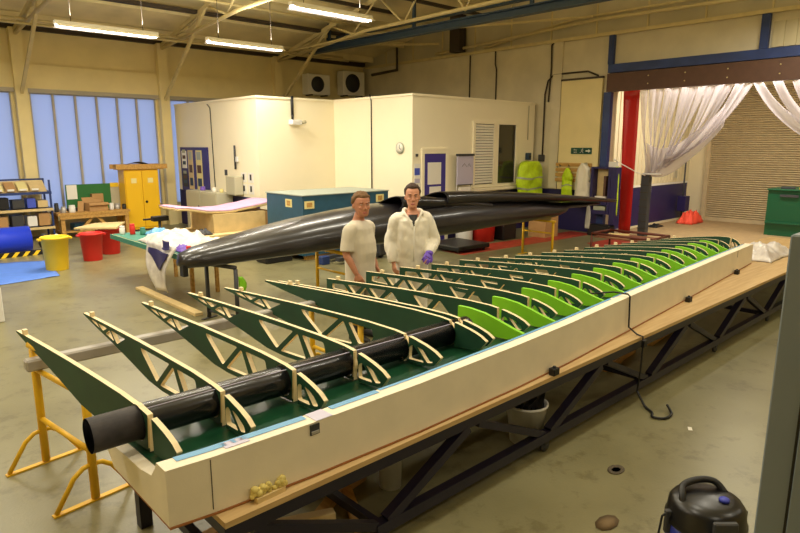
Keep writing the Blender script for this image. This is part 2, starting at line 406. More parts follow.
struct(MB().tube([(XR-.03, 9.75, 3.4), (XR-.03, 9.7, 4.3), (XR-.03, 9.72, 4.85), (XR-.03, 9.6, 4.96)], .02, 6), 'conduit', 'steel_dark', wr)
# door head: brown cover over blue beam, blue posts
struct(MB().box((XR-.16, YD0-.2, ZD-.02), (XR-.004, YD1+.1, 3.98)), 'trim_1', 'brown_beam')
bolts = MB()
for y in (6.95, 6.1, 5.2, 4.2):
    for z in (3.68, 3.86): bolts.sphere((XR-.163, y, z), .016, 8, 6)
struct(bolts, 'bolt_heads', 'steel_cream', bpy.data.objects['trim_1'])
struct(MB().box((XR-.14, YD0-.2, 4.0), (XR-.004, YD1+.1, 4.2)), 'trim_2', 'steel_blue')
struct(MB().box((XR-.14, YD1-.02, 0), (XR-.004, YD1+.17, ZD-.03)), 'trim_3', 'steel_blue')
struct(MB().box((XR-.1, YD1+.0, 4.21), (XR-.004, YD1+.14, 4.89)), 'trim_4', 'steel_blue')
struct(MB().box((XR-.1, 4.5, 4.21), (XR-.004, 4.66, 4.89)), 'trim_5', 'steel_blue')
p = MB()
for k in range(32):
    y = 4.44-k*.11; p.box((XR-.05-(k % 2)*.03, y-.11, 4.22), (XR-.004, y, 4.72))
struct(p, 'corrugated_sheet', 'cladding', wr)
# lobby beyond the doorway
YL = 7.95
w = MB(); w.box((XR+.22, YL, 0), (XS+.3, YL+.15, 4.4))
lw = struct(w, 'wall_lobby', 'lobby_wall')
rb = MB()
for k in range(24): rb.box((XR+.3+k*.2, YL-.02, 1.2), (XR+.38+k*.2, YL-.002, 4.2))
struct(rb, 'rib_cladding', 'lobby_wall', lw)
struct(MB().box((XR+.24, YL-.025, .06), (XS, YL-.003, 1.12)), 'dado', 'navy', lw)
struct(MB().box((XR+.24, YL-.045, 1.12), (XS, YL-.003, 1.17)), 'dado_rail', 'white_paint', lw)
struct(MB().box((XR+.24, YL-.04, 0), (XS, YL-.003, .06)), 'skirting', 'lobby_wall', lw)
w = MB(); w.box((XR+.22, YD0-.6, 0), (XS+.3, YD0-.45, 4.4)); struct(w, 'wall_lobby_near', 'lobby_wall')
struct(MB().box((XR+.22, YD0-.6, 4.4), (XS+.3, YL+.15, 4.5)), 'ceiling_lobby', 'lobby_wall')
w = MB(); w.box((XS+.12, YD0-.6, 0), (XS+.3, YL+.15, 4.4)); struct(w, 'wall_lobby_end', 'lobby_wall')
D = sroot('door_2', (XS, 4.5, 0))
sh = MB(); nsl = 60
for k in range(nsl):
    z = .12+k*(3.9-.12)/nsl; h = (3.9-.12)/nsl
    sh.poly([(XS+.06, 1.0, z), (XS+.02, 1.0, z+.01), (XS, 1.0, z+h*.45), (XS+.02, 1.0, z+h*.85), (XS+.06, 1.0, z+h)], (0, 6.3, 0))
struct(sh, 'shutter_curtain', 'shutter', D)
struct(MB().box((XS-.01, 1.0, 0), (XS+.07, 7.3, .12)), 'bottom_rail', 'shutter', D)
struct(MB().box((XS-.05, 7.3, 0), (XS+.1, 7.42, 3.95)), 'guide', 'shutter', D)
struct(MB().box((XS-.12, .9, 3.9), (XS+.1, 7.45, 4.35)), 'hood', 'shutter', D)
struct(MB().box((XR+.3, 1.0, .0005), (XS-.02, YL-.05, .004)), 'floor_covering', 'rubber_mat')
# red painted lanes on the floor
struct(MB().poly([(9.55, 8.3, .0005), (14.4, 8.05, .0005), (14.4, 8.75, .0005), (9.6, 8.95, .0005)], (0, 0, .002)), 'floor_marking', 'red_floor')
struct(MB().poly([(10.6, 4.9, .0005), (14.3, 5.6, .0005), (14.3, 7.3, .0005), (12.9, 7.4, .0005)], (0, 0, .002)), 'floor_marking', 'red_floor')
# office box
OX0, OX1, OY0, OY1, OZ = 7.55, 9.8, 13.0, 10.1, 3.34
w = MB(); w.poly([(OX0, YW-.08, 0), (OX0, OY0, 0), (OX1, OY0, 0), (OX1, OY1, 0), (XR-.13, OY1, 0), (XR-.13, YW-.08, 0)], (0, 0, OZ))
off = struct(w, 'wall_office', 'office_wall')
e = .025
w = MB(); w.poly([(OX0-e, YW-.09, OZ), (OX0-e, OY0-e, OZ), (OX1-e, OY0-e, OZ), (OX1-e, OY1-e, OZ), (XR-.14, OY1-e, OZ), (XR-.14, YW-.09, OZ)], (0, 0, .05))
struct(w, 'roof_cap', 'office_wall', off)
struct(MB().box((OX0-.012, OY0+.02, 0), (OX0-.001, YW-.1, 1.0)), 'dado', 'navy', off)
struct(MB().box((11.0, OY1-.012, 0), (XR-.2, OY1-.001, 1.08)), 'dado', 'navy', off)
# conduits and wall fittings on the office
def wire(pts, r=.012, m='black'): struct(MB().tube(pts, r, 6), 'conduit', m, off)
wire([(OX0-.015, 15.45, 3.3), (OX0-.015, 15.3, 3.2), (OX0-.015, 15.25, 1.0)])
wire([(8.52, OY0-.03, 3.42), (8.52, OY0-.03, 2.95)], .035)
wire([(OX1-.02, 11.55, 3.44), (OX1-.02, 11.5, 3.3), (OX1-.02, 11.5, 1.2)], .014)
wire([(14.15, OY1-.03, 3.3), (14.15, OY1-.03, 2.4)], .014, 'grey_cabinet')
# door into the office
D = sroot('door_1', (10.52, OY1, 0))
f = MB(); f.box((10.08, OY1-.04, 0), (10.16, OY1-.002, 2.14)); f.box((10.88, OY1-.04, 0), (10.98, OY1-.002, 2.14)); f.box((10.07, OY1-.045, 2.141), (10.99, OY1-.002, 2.18)); f.box((10.161, OY1-.04, 2.065), (10.879, OY1-.002, 2.14))
struct(f, 'frame', 'office_wall', D)
struct(MB().box((10.16, OY1-.03, 0), (10.88, OY1-.004, 2.06)), 'leaf', 'door_blue', D)
struct(MB().box((10.27, OY1-.036, 1.35), (10.72, OY1-.03, 1.86)), 'glass', 'paper', D)
struct(MB().box((10.33, OY1-.036, 1.12), (10.72, OY1-.03, 1.3)), 'notice', 'paper', D)
struct(MB().box((10.33, OY1-.036, .86), (10.72, OY1-.03, 1.06)), 'notice', 'paper', D)
struct(MB().tube([(10.8, OY1-.03, 1.02), (10.8, OY1-.07, 1.02), (10.72, OY1-.07, 1.02)], .012, 6), 'handle', 'silver', D)
# office window with blind
W = sroot('window_5', (12.8, OY1, 1.25))
f = MB()
for a, b, c, d in ((11.86, 11.94, 1.26, 2.84), (12.68, 12.86, 1.26, 2.84), (13.6, 13.72, 1.26, 2.84), (11.941, 12.679, 2.78, 2.84), (12.861, 13.599, 2.78, 2.84), (11.85, 13.73, 1.2, 1.259)): f.box((a, OY1-.05, c), (b, OY1-.002, d))
struct(f, 'frame', 'office_wall', W)
struct(MB().box((11.8, OY1-.14, 1.12), (13.85, OY1-.002, 1.19)), 'sill', 'office_wall', W)
struct(MB().box((12.86, OY1-.02, 1.28), (13.6, OY1-.003, 2.78)), 'pane', 'glass_dark', W)
struct(MB().box((11.94, OY1-.012, 1.28), (12.68, OY1-.003, 2.78)), 'pane', 'glass_dark', W)
b = MB()
for k in range(22):
    z = 1.3+k*.067; b.poly([(11.95, OY1-.018, z), (11.95, OY1-.034, z+.004), (11.95, OY1-.03, z+.056), (11.95, OY1-.016, z+.052)], (.72, 0, 0))
struct(b, 'blind', 'blind', W)
# closing walls behind the photographer
struct(MB().box((X0-.2, Y0-.2, 0), (X0, YW+.2, 8.6)), 'wall_back', 'cream_wall')
struct(MB().box((X0-.2, Y0-.2, 0), (XR+.2, Y0, 8.6)), 'wall_near', 'cream_wall')
# ================================================================ LAMPS
def lamp(c, L, label):
    t = thing('ceiling_light', label, 'lamp', (c[0], c[1], c[2]), 0, 'fluorescent lights hanging over the workshop')
    x, y, z = c; a, b = x-L/2, x+L/2
    MB().box((a, y-.06, z+.05), (b, y+.06, z+.11)).build('housing', 'white_paint', t)
    rf = MB()
    for s in (-1, 1): rf.poly([(a+.02, y+s*.055, z+.05), (a+.02, y+s*.15, z-.0), (a+.02, y+s*.155, z+.006), (a+.02, y+s*.06, z+.058)], (L-.04, 0, 0))
    rf.build('reflector', 'white_paint', t)
    for s in (-1, 1): MB().cyl((a+.03, y+s*.035, z+.02), (b-.03, y+s*.035, z+.02), .017, 10).build('tube', 'tube_glow', t)
    for s in (-1, 1): MB().cyl((x+s*L*.35, y, z+.11), (x+s*L*.35, y, roofz(y)-.02), .006, 6).build('hanger', 'steel_dark', t)
lamp((4.18, 12.34, 4.28), 1.8, 'lit twin fluorescent batten nearest the tall blue windows, the leftmost of the three')
lamp((7.03, 12.41, 4.33), 1.8, 'lit twin fluorescent batten above the front corner of the cream office box')
lamp((7.1, 9.39, 4.55), 1.8, 'lit twin fluorescent batten nearest the blue overhead beams, highest of the three')
def area(x, y, z, sx, sy, e, col=(1, .935, .78), rot=(0, 0, 0)):
    l = bpy.data.lights.new('batten_light', 'AREA'); l.shape = 'RECTANGLE'; l.size = sx; l.size_y = sy; l.energy = e; l.color = col
    o = bpy.data.objects.new('batten_light', l); o.location = (x, y, z); o.rotation_euler = rot; COL.objects.link(o); return o
E_L = 110
for (x, y, z) in ((4.18, 12.34, 4.2), (7.03, 12.41, 4.25), (7.1, 9.39, 4.47)): area(x, y, z, 1.7, .2, E_L*(1.3 if x < 5 else .55 if y > 10 else .6)); area(x, y, z+.3, 1.7, .12, E_L*.45, rot=(PI, 0, 0))
# the other battens of the same rows, out of the picture above and behind the camera
for (x, y) in ((1.2, 12.4), (1.2, 9.4), (4.1, 9.4), (1.2, 6.4), (4.1, 6.4), (7.0, 6.2), (-1.8, 9.4), (-1.8, 5.4), (1.2, 2.4), (4.1, 2.4), (7.0, 2.4), (9.9, 2.4), (12.6, 3.6), (1.2, -1.6), (5.6, -1.6), (10.5, -2.5)):
    area(x, y, 4.75, 1.7, .2, E_L*(.62 if y > 3 else .38)); area(x, y, 4.95, 1.7, .12, E_L*.3, rot=(PI, 0, 0))
area(XR+.75, 4.6, 4.3, .25, 4.5, 240, (1, .93, .85))
# world: dusk sky
wd = bpy.data.worlds.new('dusk'); SC.world = wd; wd.use_nodes = True
bg = wd.node_tree.nodes['Background']; bg.inputs['Color'].default_value = (.5, .64, 1.0, 1); bg.inputs['Strength'].default_value = 2.1
SC.view_settings.view_transform = 'Standard'; SC.view_settings.look = 'None'; SC.view_settings.exposure = 0; SC.view_settings.gamma = 1
SC.view_settings.use_curve_mapping = False
# ================================================================ TRUSS TABLE AND WING MOULD
YF, YB, ZB = 2.32, 3.5, .57
t = thing('truss_table', 'long plywood-topped table on a dark navy steel truss frame with castors', 'table', (5.5, 2.9, 0))
MB().box((1.1, YF, ZB), (12.6, YB+.03, ZB+.03)).build('tabletop', 'ply', t)
fr = MB()
for y in (YF+.04, YB-.02): fr.box((1.1, y-.03, ZB-.075), (12.6, y+.03, ZB-.001))
for x in (1.14, 3.6, 6.9, 10.2, 12.56): fr.box((x-.03, YF+.071, ZB-.07), (x+.03, YB-.051, ZB-.01))
fr.build('top_frame', 'truss', t)
for y in (YF+.04, YB-.02):
    MB().bar((2.0, y, .125), (12.2, y, .125), .065, .07).build('bottom_rail', 'truss', t)
    tops = [1.2]+[2.83+1.65*k for k in range(6)]; bots = [2.05]+[3.68+1.65*k for k in range(6)]
    for k in range(6):
        MB().bar((tops[k]+.05, y, ZB-.08), (bots[k]-.04, y, .15), .05).build('brace', 'truss', t)
        MB().bar((bots[k]+.04, y, .15), (tops[k+1]-.05, y, ZB-.08), .062).build('brace', 'truss', t)
    MB().box((1.105, y-.035, .002), (1.175, y+.035, ZB-.075)).build('leg', 'truss', t)
    MB().box((12.2, y-.03, .155), (12.26, y+.03, ZB-.075)).build('leg', 'truss', t)
for x in (2.05, 5.33, 8.63, 11.9):
    MB().bar((x, YF+.07, .125), (x, YB-.05, .125), .045, .05).build('cross_rail', 'truss', t)
MB().bar((1.14, YF+.07, .3), (1.14, YB-.05, .3), .045, .05).build('cross_rail', 'truss', t)
for (x, y) in [(x, y) for x in (3.68, 6.98, 8.75, 11.5) for y in (YF+.04, YB-.02)]:
    b = MB().box((x-.03, y-.02, .06), (x+.03, y+.02, .1 if x > 1.2 else .07)).build('castor', 'black', t)
    MB().cyl((x, y-.012, .046), (x, y+.012, .046), .046, 14).build('wheel', 'dark_grey', b)
# mould
def yf(x):
    ks = [(.9, 2.44), (1.1, 2.412), (1.6, 2.375), (2.35, 2.352), (3.3, 2.362), (4.0, 2.39), (4.95, 2.463), (6.6, 2.592), (8.0, 2.715), (9.5, 2.845)]
    for (a, p), (b, q) in zip(ks, ks[1:]):
        if x <= b: return p+(q-p)*(x-a)/(b-a)
    return ks[-1][1]
ZT = .9
def zt(x): return .88+.055*math.sin(min(1, max(0, (x-.9)/8.6))*PI)*.9
def section(x):
    y = yf(x); k = 1 if x < 4 else 1-(x-4)*.05
    Z = zt(x)
    return [(y, .612), (y, Z), (y+.1, Z), (y+.115, Z-.03), (y+.17, Z-.09), (y+.3, Z-.115), (y+.52*k, Z-.125), (y+.74*k, Z-.14), (y+.78*k, Z-.2), (y+.7*k, .612)]
xs = [.9, 1.1, 1.6, 2.35, 3.3, 4.0, 4.95, 5.8, 6.6, 8.0, 9.5]
t = thing('wing_mould', 'long cream foam mould for the wing nose lying along the truss table', 'mould', (5, 2.8, .6))
MB().loft([[V(x, y, z) for y, z in section(x)] for x in xs]).build('body', 'foam', t)
MB().loft([[V(x, yf(x)+.1+d, z) for d, z in ((.006, zt(x)+.002), (.018, zt(x)-.026), (.072, zt(x)-.086), (.2, zt(x)-.111), (.42*(1 if x < 4 else 1-(x-4)*.05), zt(x)-.121), (.6*(1 if x < 4 else 1-(x-4)*.05), zt(x)-.13), (.6*(1 if x < 4 else 1-(x-4)*.05), zt(x)-.135), (.42*(1 if x < 4 else 1-(x-4)*.05), zt(x)-.128), (.2, zt(x)-.116), (.07, zt(x)-.093), (.012, zt(x)-.03))] for x in [.96]+xs[1:-1]+[9.46]]).build('inner_skin', 'skin_green', t)
def strip(name, m, xa, xb, d0, d1, n=12):
    q = MB(); q.loft([[V(x, yf(x)+d0, zt(x)+.0015), V(x, yf(x)+d1, zt(x)+.0015), V(x, yf(x)+d1, zt(x)+.003), V(x, yf(x)+d0, zt(x)+.003)] for x in [xa+(xb-xa)*i/n for i in range(n+1)]]); return q.build(name, m, t)
strip('masking_tape', 'tape_blue', .97, 1.62, .055, .1); strip('masking_tape', 'tape_lilac', 1.18, 1.3, .03, .09, 3); strip('masking_tape', 'tape_blue', 1.78, 2.1, .06, .1); strip('masking_tape', 'tape_lilac', 1.64, 1.74, .0, .1, 2)
strip('masking_tape', 'tape_blue', 2.12, 4.9, .078, .1); strip('masking_tape', 'tape_blue', 4.95, 9.3, .085, .1)
for x in (1.09, 8.68):
    MB().box((x, yf(x)-.003, .63 if x < 2 else .8), (x+.004, yf(x)+.004, zt(x)-.01)).build('joint', 'stain', t)
q = MB(); x = 1.6; q.box((x, yf(x)-.008, .83), (x+.055, yf(x)-.001, .885)); q.build('tag', 'dark_grey', t)
q = MB(); x = 1.6; q.box((x+.005, yf(x)-.012, .835), (x+.05, yf(x)-.008, .85)); q.build('tag_clip', 'silver', t)
ms = MB(); ms.loft([[V(x, yf(x)-.006, .602), V(x, yf(x)+.68, .602), V(x, yf(x)+.68, .611), V(x, yf(x)-.006, .611)] for x in xs]); ms.build('base_sheet', 'mdf_edge', t)
for x, lb in ((3.72, 'black stop block against the mould foot, nearest of three'), (6.62, 'black stop block against the mould foot, the middle of three'), (8.55, 'black stop block against the mould foot, farthest of three')):
    c = thing('stop_block', lb, 'block', (x, yf(x)-.04, .6), 0, 'black stop blocks along the mould foot')
    MB().box((x-.035, yf(x)-.07, .6), (x+.035, yf(x)-.02, .655)).build('body', 'black', c, .004)
    MB().tube([(x, yf(x)-.045, .655), (x, yf(x)-.045, .668)], .012, 8).build('bolt', 'dark_grey', c)
# dried foam and offcut on the near end of the board
c = MB().cbox((1.36, 2.368, .6+.013), (.16, .028, .026), .05)
one(c, 'wood_offcut', 'timber_pale', 'small pale wood batten lying at the mould foot near the table end', 'wood')
c = MB(); random.seed(4)
for i in range(18): c.sphere((1.27+random.random()*.18, 2.377+random.random()*.01-.005, .635+random.random()*.03), .013+random.random()*.008, 8, 6)
for i in range(7): c.sphere((1.27+i*.03, 2.377, .632), .014, 8, 6)
o = one(c, 'foam_bead', 'spray_foam', 'squeezed out yellow foam blob stuck on the mould side above the wood batten', 'foam')
# carbon spar tube
t = thing('carbon_tube', 'long black carbon fibre spar tube threaded through the green ribs', 'tube', (1, 2.98, .8))
SZ = .892
def tubeh(xa, xb, R, r, n=32):
    P = lambda x, q: [V(x, 2.985-.02*(x-.74)+q*math.cos(2*PI*j/n), SZ+q*math.sin(2*PI*j/n)) for j in range(n)]
    m = MB(); m.smooth = True; m.loft([P(xa, R), P(xb, R), P(xb, r), P(xa, r)], closed=True); return m
tubeh(1.0, 3.42, .087, .073).build('barrel', 'carbon', t)
tubeh(.755, 1.0, .086, .074).build('end_sleeve', 'carbon_matte', t)
tubeh(.985, 1.0, .0885, .0862).build('band', 'black', t)
MB().tube([(1.0, 2.985-.045, SZ+.0755), (3.4, 2.985-.048-.045, SZ+.0755)], .0035, 6).build('highlight_line', 'tape_lilac', t)  # pale line standing in for the gloss highlight along the tube
# support pipe under the tails
t = MB(); t.box((.83, 4.60, .732), (3.45, 4.69, .815)); 
one(t, 'grey_pipe', 'grey_pipe', 'long pale grey square pipe under the rib tails, resting across yellow trestles', 'pipe', None, .012)
# trestles -------------------------------------------------------
def trestle(label, loc, rz, H=.93, W=.76, rungs=(.755, .36), group='yellow steel trestles', foot=.26, mt='yellow_paint'):
    t = thing('trestle', label, 'trestle', loc, rz, group); L = dict(parent=t, local=True)
    MB().tube([(0, -W/2-(.05 if foot > .14 else 0), H), (0, W/2+(.05 if foot > .14 else 0), H)], .027, 10).build('top_bar', mt, **L)
    for s in (-1, 1):
        MB().tube([(0, s*W/2, .02), (0, s*W/2, H-.02)], .027, 10).build('post', mt, **L)
        MB().box((-foot, s*W/2-.02, 0), (foot, s*W/2+.02, .012)).build('foot_plate', mt, **L)
        for k in ((-1, 1) if foot > .2 else ()):
            MB().tube([(k*(foot-.02), s*W/2, .015), (k*.12, s*W/2, .2), (k*.06, s*W/2, .245), (k*.02, s*W/2, .25)], .016, 8).build('foot_brace', mt, **L)
    for z in rungs: MB().tube([(0, -W/2, z), (0, W/2, z)], .018, 8).build('rung', mt, **L)
    return t
trestle('yellow tubular trestle nearest the open end of the black tube, holding the pipe', (.957, 4.345, 0), .14, .88, .76, (.712, .34))
trestle('yellow tubular trestle seen through the rib openings under the far end of the pipe', (3.25, 4.36, 0), 0, .8, .74, (.712, .34))
# ribs -----------------------------------------------------------
NZ = [(0, .875), (.018, .905), (.045, .93), (.09, .958), (.15, .977), (.25, .985), (.4, .98), (.55, .972), (.75, .955), (1, .93)]
def lerp(ks, t):
    for (a, p), (b, q) in zip(ks, ks[1:]):
        if t <= b: return p+(q-p)*(t-a)/(b-a)
    return ks[-1][1]
BZ = [(0, .868), (.02, .80), (.07, .783), (.13, .772), (.2, .765), (.32, .742), (.42, .728), (.5, .735), (.62, .785), (.75, .835), (.88, .875), (1, .918)]
BZ_OPEN = [(0, .868), (.02, .815), (.07, .79), (.15, .775), (.3, .765), (.45, .765), (.6, .775), (.8, .79), (1, .80)]
def rib(i, x, yn, yt, label, solid=False, tube=True, blunt=False, zd=0, tabt=.91, rot=0, group='green ribs standing along the wing mould'):
    L = yt-yn
    th = .028
    bz = BZ_OPEN if blunt else BZ
    drop = zd
    T = lambda u: lerp(NZ, u)+drop*u+.0
    B = lambda u: lerp(bz, u)+drop*u
    xz = zt(x)-.88
    Tn = lambda u: T(u)+xz*(1-u)
    Bn = lambda u: max(B(u)+xz*(1-u), 0)
    # keep the nose just inside the mould surface
    ylip = yf(x)+.1
    us = [j/60 for j in range(61)]
    def outline(ua, ub):
        a = [(yn+u*L, Tn(u)) for u in us if ua <= u <= ub]; b = [(yn+u*L, Bn(u)) for u in us if ua <= u <= ub]
        return a+b[::-1]
    seam = .11
    t = thing('wing_rib', label, 'rib', (x, yn+L*.4, .75), rot, group)
    Wt = WM[t.name]
    to = Matrix(((0, 0, 1, 0), (1, 0, 0, 0), (0, 1, 0, 0), (0, 0, 0, 1))); to = Matrix.Translation(V(x, 0, 0)) @ to
    def place(name, outer, holes):
        me = plate(outer, holes, th, 'rib_green', 'ply_edge', to)
        P = V(x, yn, 0); me.transform(Matrix.Translation(P) @ Matrix.Rotation(rot, 4, 'Z') @ Matrix.Translation(-P))
        return link(name, me, t)
    holes = []
    if tube:
        cy = 2.985-.02*(x-.74); holes.append([(cy+.0935*math.cos(2*PI*j/28), SZ+.0935*math.sin(2*PI*j/28)) for j in range(28)])
    if not solid:
        def H(pts, r=.02):
            q = [(yn+u*L, Bn(u)+(Tn(u)-Bn(u))*f) for u, f in pts]; holes.append(smooth_poly(q, r))
        if tube:
            H([(.225, .86), (.32, .86), (.285, .16), (.245, .5)] if False else [(.232, .84), (.325, .84), (.285, .2), (.25, .22), (.225, .5)])
            H([(.345, .84), (.43, .12), (.31, .14)]); H([(.365, .86), (.54, .84), (.53, .7), (.45, .14)])
            H([(.645, .8), (.755, .78), (.715, .2)]); H([(.765, .74), (.805, .24), (.735, .22)]); H([(.785, .76), (.865, .7), (.825, .28)]); H([(.88, .7), (.925, .6), (.9, .35), (.85, .3)])
        else:
            H([(.36, .8), (.41, .18), (.3, .18)]); H([(.385, .82), (.49, .82), (.435, .2)])
            H([(.60, .8), (.66, .2), (.55, .2)]); H([(.63, .82), (.73, .8), (.68, .22)]); H([(.75, .8), (.79, .22), (.71, .22)]); H([(.77, .8), (.86, .78), (.82, .24)]); H([(.885, .74), (.96, .7), (.96, .28), (.85, .26)], .015)
    web = place('web', outline(seam-.0, 1), [h for h in holes])
    nh = []
    if not solid:
        q = lambda pts: smooth_poly([(yn+u*L, Bn(u)+(Tn(u)-Bn(u))*f) for u, f in pts], .012)
        nh = [q([(.099, .14), (.099, .6), (.09, .72), (.083, .72), (.05, .13)]), q([(.072, .76), (.052, .72), (.026, .5), (.022, .24), (.04, .16)])]
    place('nose_piece', outline(0, seam-.004), nh)
    s = MB(); u = seam; s.poly([(x-th/2-.005, yn+u*L-.005, Tn(u)-.002), (x-th/2-.005, yn+u*L+.004, Tn(u)-.002), (x-th/2-.005, yn+u*L+.024, Bn(u)+.02), (x-th/2-.005, yn+u*L+.015, Bn(u)+.02)], (.0045, 0, 0))
    if rot: s.xf(Matrix.Translation(V(x, yn, 0)) @ Matrix.Rotation(rot, 4, 'Z') @ Matrix.Translation(-V(x, yn, 0)))
    s.build('seam_strip', 'timber_pale', t)
    s = MB(); u = tabt; s.box((x-th/2, yn+u*L-.02, Tn(u)-.002), (x+th/2, yn+u*L+.02, Tn(u)+.035))
    if rot: s.xf(Matrix.Translation(V(x, yn, 0)) @ Matrix.Rotation(rot, 4, 'Z') @ Matrix.Translation(-V(x, yn, 0)))
    s.build('tab', 'ply_edge', t)
    return t
G2 = 'openwork green ribs along the wing mould'
rib(1, 1.02, 2.57, 5.03, 'solid dark green end rib around the open end of the black tube', True, True, False, .0, .93, .055)
rib(2, 1.39, 2.555, 5.21, 'openwork green rib next after the solid end rib at the tube mouth', zd=.0, tabt=.93)
rib(3, 1.83, 2.55, 5.15, 'openwork green rib, second after the solid end rib', zd=.02, tabt=.93)
rib(4, 2.29, 2.55, 5.28, 'openwork green rib, third after the solid end rib', zd=.005, tabt=.91)
rib(5, 2.76, 2.565, 5.5, 'openwork green rib with lime inked nose openings, just before the tall solid pair', zd=-.06, tabt=.89)
rib(6, 3.22, 2.565, 5.5, 'solid green rib, nearer plate of the close pair halfway along the black tube', True, zd=-.055, tabt=.845)
rib(7, 3.31, 2.575, 5.4, 'solid green rib, farther plate of the close pair where the tube ends', True, zd=-.06, tabt=.875)
yns = [2.60, 2.64, 2.67, 2.70, 2.73, 2.76, 2.81, 2.85, 2.88, 2.91, 2.94, 2.965, 2.98, 2.99]
yts = [5.13, 5.0, 4.93, 4.85, 4.8, 4.7, 4.62, 4.52, 4.45, 4.4, 4.34, 4.3, 4.26, 4.1]
ords = ['first', 'second', 'third', 'fourth', 'fifth', 'sixth', 'seventh', 'eighth', 'ninth', 'tenth', 'eleventh', 'twelfth', 'thirteenth', 'last']
bye = [', beside the man in the T-shirt', '', ', in front of the man in white', '', ', near the purple glove']+['']*8+[', at the far tip of the mould']
for k in range(14):
    x = 3.74+.432*k
    tt = (4.95, 4.75, 4.65, 4.62, 4.53, 4.45, 4.40, 4.33, 4.27, 4.22, 4.17, 4.14, 4.1, 3.9)[k]
    rib(8+k, x, yns[k]-.02, yts[k], 'openwork green rib, %s beyond the solid pair%s' % (ords[k], bye[k]), False, False, True, (-.055, -.02, -.02, -.03, -.03, -.04, -.055, -.06, -.07, -.075, -.085, -.1, -.11, -.1)[k], min(.97, (tt-yns[k]+.02)/(yts[k]-yns[k]+.02)))
# lime green nose ribs between them
for k in range(13):
    x = 3.6+.432*k; y0 = yf(x)+.108; ln = .68-.022*k; q = ln/.69
    Z = zt(x)
    top = [(.012, Z-.035), (.06*q, Z-.022), (.15*q, Z-.005), (.28*q, Z+.028), (.42*q, Z+.058), (.58*q, Z+.07), (ln, Z+.066)]
    bot = [(ln, Z-.115), (.3*q, Z-.105), (.19, Z-.1), (.08, Z-.08), (.02, Z-.045)]
    pts = [(y0+a, b) for a, b in top+bot]
    to = Matrix.Translation(V(x, 0, 0)) @ Matrix(((0, 0, 1, 0), (1, 0, 0, 0), (0, 1, 0, 0), (0, 0, 0, 1)))
    me = plate(pts, [], .03, 'lime', 'lime', to)
    tag(link('nose_rib', me), ('lime green nose rib beyond the solid pair, nearest of the lime row' if k == 0 else 'lime green nose rib at the far tip of the mould, last of the lime row' if k == 12 else 'lime green nose rib in front of the %s openwork rib beyond the solid pair' % ords[k]), 'rib', 'lime green nose ribs between the green ribs')
# black strap over the mould side with trailing tail on the floor
t = thing('strap', 'thin black strap over the mould side trailing down to the floor', 'strap', (5.07, 2.45, .3))
MB().tube([(5.0, 2.9, .86+.03), (5.04, 2.6, .96), (5.06, 2.47, .96), (5.07, 2.455, .94), (5.07, 2.445, .66), (5.06, 2.36, .615), (5.05, 2.30, .61), (5.05, 2.295, .5), (5.03, 2.29, .3), (5.0, 2.29, .12)], .008, 6).build('webbing', 'black', t)
MB().cbox((5.05, 2.285, .55), (.05, .03, .06)).build('buckle', 'black', t)
MB().tube(catmull([(5.0, 2.29, .12), (4.97, 2.2, .02), (4.9, 2.1, .014), (4.82, 2.06, .014), (4.86, 1.98, .014), (4.98, 1.97, .014), (5.05, 2.02, .03), (5.07, 2.05, .05)], 4), .011, 6).build('tail', 'black', t)
# ================================================================ SECOND WING ON TRESTLES
t = thing('carbon_wing', 'long glossy black carbon wing lying on stands behind the two men', 'wing', (8, 7.2, .77))
prof = [(3.02, .80, .86, .05), (3.08, .77, .95, .16), (3.3, .765, 1.01, .26), (3.86, .77, 1.10, .36), (4.32, .77, 1.17, .42), (4.8, .77, 1.235, .46), (5.5, .77, 1.30, .5), (6.0, .76, 1.335, .54), (6.7, .755, 1.36, .55), (7.65, .755, 1.37, .55), (8.7, .775, 1.33, .52), (9.95, .785, 1.24, .47), (10.75, .80, 1.13, .42), (11.05, .86, 1.10, .4), (11.2, .95, 1.08, .36), (12.0, .93, 1.05, .3), (12.75, .94, 1.0, .2)]
def wsec(x, z0, z1, a, n=28):
    out = []
    for j in range(n):
        th = 2*PI*j/n; c, s = math.cos(th), math.sin(th)
        p = 2.6
        yy = math.copysign(abs(c)**(2/p), c); zz = math.copysign(abs(s)**(2/p), s)
        # nose towards the camera low, crown pushed back
        zc = z0+(z1-z0)*.38
        z = zc+(z1-zc)*zz if zz > 0 else zc+(zc-z0)*zz
        out.append(V(x, 7.22+a*yy+.12*max(0, zz)*a, z))
    return out
b = MB(); b.smooth = True; b.loft([wsec(*q) for q in prof]); body = b.build('lower_shell', 'carbon_wing', t)
def foil(x, yn, zn, c, th, n=24, sc=1.0):
    pts = []
    for j in range(n):
        u = j/n; a = 2*PI*u
        s = (1-math.cos(a))/2 if a <= PI else (1-math.cos(a))/2
        h = th*1.4*(math.sqrt(max(s, 0))-s)*1.25
        sign = 1 if a <= PI else -1
        pts.append(V(x, yn+s*c, zn-s*.1*c+sign*h*.5))
    return pts
def scaled(ring, k):
    c = sum(ring, V(0, 0, 0))/len(ring); return [c+(p-c)*k for p in ring]
